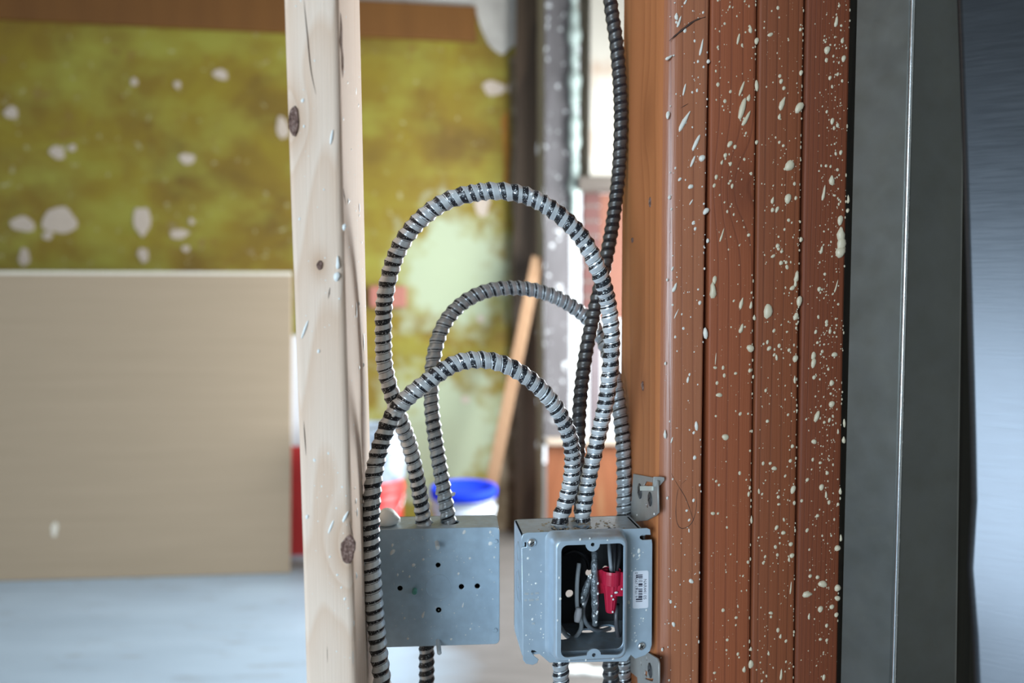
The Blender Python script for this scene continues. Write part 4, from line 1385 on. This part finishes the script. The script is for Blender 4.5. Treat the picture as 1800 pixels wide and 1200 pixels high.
# tall carton behind the sheet
cw = Pt(497, 996, 3.3)
crt = empty('tall_carton', (cw.x + .07, cw.y, 0))
tag(crt, 'tall narrow carton, white above and red below, half hidden by the pale stud', 'carton')
cf = Fr((cw.x, cw.y, 0), (1, 0.1, 0))
zt = lambda y, Y: Pt(900, y, Y).z
box('upper_part', cf, 0, .11, zt(785, 3.3), zt(590, 3.3), -.12, 0, plain('white_card', srgb(238, 236, 240), .6), crt, .004)
box('lower_part', cf, 0.002, .112, zt(985, 3.3), zt(785, 3.3), -.12, .002, plain('red_card', srgb(226, 70, 70), .5), crt, .004)
box('foot', cf, -.004, .12, 0, zt(985, 3.3), -.124, .004, plain('dark_foot', srgb(70, 74, 90), .6), crt, .003)

# buckets
def bucket(name, px, Y, r_top, r_bot, z0, z1, body_mat, label, lid=None, rim_mat=None):
    c_ = Pt(px, 900, Y)
    c_.z = z0
    root = empty(name, c_)
    tag(root, label, 'bucket')
    h = z1 - z0
    rim_mat = rim_mat or body_mat
    lathe('body', c_, [(r_bot, 0), (r_bot + .004, .006), (r_top - .006, h - .022)] if lid else [(r_bot, 0), (r_bot + .004, .006), (r_top - .004, h), (r_top - .008, h), (r_bot, .012)], body_mat, root)
    q = lambda t: r_bot + .004 + (r_top - .008 - r_bot) * t
    for hz in (0.80, 0.90):
        lathe('rim_band', c_, [(q(hz), h * hz - .006), (q(hz) + .007, h * hz - .005), (q(hz) + .007, h * hz + .005), (q(hz), h * hz + .006)], rim_mat, root)
    if lid:
        lathe('lid', c_, [(r_top - .004, h - .03), (r_top + .007, h - .03), (r_top + .009, h - .004), (r_top + .004, h + .006), (r_top - .012, h + .006), (r_top - .018, h - .006), (0.02, h - .006)], lid, root)
    # bail handle
    pts = [c_ + Vector(((r_top + .004) * math.cos(t), -(r_top + .012) * math.sin(t), h * .86 - .11 * math.sin(t))) for t in [math.pi * i / 10 for i in range(11)]]
    sweep('handle', pts, .0022, M_screw, root, 6, .02)
    return root


M_bw = plain('white_bucket_plastic', srgb(180, 184, 194), .45, 0, .06, 20)
n = NT('smeared_white_bucket')
M_bs = n.out(n.mix(n.ramp(n.noise(n.pos, 14, 4, .6), [(.42, 0.0), (.62, 1.0)]), srgb(168, 176, 186), srgb(104, 120, 142)), .5)
M_br = plain('red_bucket_plastic', srgb(232, 64, 62), .4, 0, .06, 20)
M_bb = plain('blue_lid_plastic', srgb(24, 56, 205), .7, 0, .06, 20, 0.15)
zl = zt(857, 2.95)
bucket('paint_bucket', 815, 2.95, .120, .105, 0.0, zl, M_bw, 'white paint bucket with a bright blue lid on the floor', M_bb)
zr = zt(840, 3.1)
bucket('paint_bucket', 656, 3.1, .126, .110, 0.0, zr, M_br, 'red bucket at the bottom of a stack behind the cables')
bucket('paint_bucket', 660, 3.1, .130,   .116, zr + .001, zt(748, 3.1), M_bs, 'smeared white bucket standing on the red bucket')

# leaning stick
M_stick = wood('lath_stick', srgb(140, 108, 80), srgb(108, 70, 44), (.1, 3.6, 1), (0, 0), 60, contrast=.3)
p_top, p_bot = Pt(945, 452, 3.50), Pt(864, 850, 3.30)
dirv = (p_bot - p_top)
t = (0.0 - p_top.z) / dirv.z
p_flr = p_top + dirv * t
sf = Fr(p_flr, Vector((0, 1, 0)).cross(p_top - p_flr), p_top - p_flr)
ln = (p_top - p_flr).length
o = box('wooden_stick', sf, -.026, .026, 0.004, ln, -.012, .012, M_stick, None, .002)
tag(o, 'pale wooden stick leaning against the corner behind the blue-lidded bucket', 'stick')

# small brown block on the wall
a, b = WF.loc(650, 540)
a2, b2 = WF.loc(714, 503)
o = box('wood_block', WF, a, a2, b, b2, 0, .05, plain('red_brown_block', srgb(150, 92, 78), .6), None, .004)
tag(o, 'small red-brown wooden block fixed to the yellow wall beside the pale stud', 'block')


# timbers and window surround at the right end of the wall
def post(name, x0, x1, Y, y_top, y_bot, mat, label, cat, depth=.05, wob=0.0, seed=0, rows=24):
    zt_, zb = (CEIL if y_top is None else Pt(x0, y_top, Y).z), (0.0 if y_bot is None else Pt(x0, y_bot, Y).z)
    A, B = Pt(x0, 500, Y), Pt(x1, 500, Y)
    rg_ = random.Random(seed)
    verts, faces = [], []
    for i in range(rows + 1):
        z = zb + (zt_ - zb) * i / rows
        j0, j1 = rg_.uniform(-wob, wob), rg_.uniform(-wob, wob)
        for (x, y) in ((A.x + j0, A.y), (B.x + j1, B.y), (B.x + j1, B.y + depth), (A.x + j0, A.y + depth)):
            verts.append((x, y, z))
    for i in range(rows):
        for j in range(4):
            j2 = (j + 1) % 4
            faces.append((i * 4 + j, i * 4 + j2, i * 4 + 4 + j2, i * 4 + 4 + j))
    faces += [(0, 1, 2, 3), tuple(rows * 4 + j for j in range(4))]
    o = mk(name, verts, faces, mat)
    if label: tag(o, label, cat)
    return o


post('corner_post', 906, 946, 3.60, None, None, M_wood_d, 'dark rough timber post at the right end of the yellow wall', 'post', .09, .006, 1)
post('corner_bead', 945, 956, 3.52, None, None, plain('cream_paint', srgb(138, 122, 92), .6, 0, .12, 30), 'thin cream strip between the dark post and the grey plank', 'trim', .06, .002, 2)
n = NT('limewashed_plank')
f = n.noise(n.vmath('MULTIPLY', n.pos, (1, 1, .2)), 30, 4, .6)
c = n.mix(f, srgb(66, 60, 60), srgb(104, 99, 100))
c = n.mix(n.ramp(n.noise(n.pos, 34, 2), [(.66, 0.), (.70, 1.)]), c, srgb(190, 190, 190))
M_lime = n.out(c, .8)
post('window_jamb', 957, 1002, 3.46, None, 782, M_lime, 'grey limewashed plank left of the bright window gap', 'plank', .08, .001, 3)
M_foam = plain('pale_foam', srgb(150, 160, 154), .8, 0, .08, 40)
A, B = Pt(1010, -300, 3.44), Pt(1010, 385, 3.44)
A.z = CEIL
o = sweep('foam_bead', [A, (A + B) / 2, B], .026, M_foam, None, 10, .012, lambda t: .9 + .22 * math.sin(31 * t) + .15 * math.sin(73 * t + 1))
tag(o, 'lumpy pale foam bead filling the joint beside the grey plank', 'foam')
M_char = plain('dark_weathered_board', srgb(92, 84, 70), .8, 0, .3, 25)
post('window_jamb', 1018, 1036, 3.52, None, 316, M_char, 'dark weathered board between the foam bead and the white casing', 'plank', .06, .001, 4)
n = NT('white_casing')
M_case = n.out(n.mix(n.ramp(n.noise(n.pos, 5, 4), [(.55, 0.), (.75, .7)]), srgb(176, 168, 156), srgb(146, 100, 64)), .6)
post('window_casing', 1036, 1098, 3.40, None, 312, M_case, 'white painted casing board behind the blackened cable', 'casing', .04, .0, 5)
o = box('window_sill', Fr(Pt(1016, 334, 3.40), (1, 0, 0)), 0, .22, 0, .055, -.10, .03, plain('dark_sill', srgb(74, 64, 56), .7), None, .004)
tag(o, 'dark narrow ledge under the white casing board', 'ledge')
M_brick = plain('pink_brown_brick', srgb(84, 52, 48), .9, 0, .2, 20)
pier = empty('brick_pier', Pt(1045, 545, 3.66))
tag(pier, 'pink-brown brick pier seen through the gap below the dark ledge', 'pier')
pf_ = Fr(Pt(1024, 545, 3.60), (1, 0, 0))
for i in range(8):
    box('brick', pf_, 0, .075, i * .069, i * .069 + .058, -.09, 0, M_brick, pier, .003)
box('mortar', pf_, .004, .071, 0, .55, -.086, -.006, plain('mortar', srgb(96, 86, 80), .9), pier)
post('outer_post', 1054, 1098, 3.66, 340, 560, plain('orange_board', srgb(104, 60, 42), .7, 0, .1, 20), 'orange-brown board behind the crossing cables below the ledge', 'board', .05, 0, 6)
post('fence_post', 1038, 1057, 3.75, 545, None, plain('grey_post', srgb(108, 96, 98), .8, 0, .15, 20), 'grey outdoor post standing in the bright window gap', 'post', .05, 0, 7)
M_apron = wood('orange_apron', srgb(140, 84, 54), srgb(104, 54, 30), (.3, 3.7, .2), (0, .1), 40, contrast=.35, blot=.7, blotcol=srgb(160, 136, 96))
post('window_apron', 962, 1100, 3.44, 782, None, M_apron, 'orange-brown wooden panel under the bright window gap', 'panel', .04, 0, 8)
o = box('window_stool', Fr(Pt(960, 781, 3.42), (1, 0, 0)), 0, .36, 0.001, .024, -.10, .03, plain('pale_stool', srgb(170, 152, 134), .6), None, .004)
tag(o, 'pale wooden ledge on top of the orange-brown panel', 'ledge')
# scrap paper on the floor
pp = Pt(1035, 1172, 2.2)
g = -CAM_Z / (ray(1030, 1180).z)
P = CAM + ray(1030, 1180) * g
o = relief('paper_scrap', Fr((P.x, P.y, 0.001), (1, 0, 0), (0, 1, 0)), 0, 0, .07, .03, .006, M_dropw, None, 0, .3, 9)
tag(o, 'crumpled white paper scrap on the floor below the switch box', 'paper')
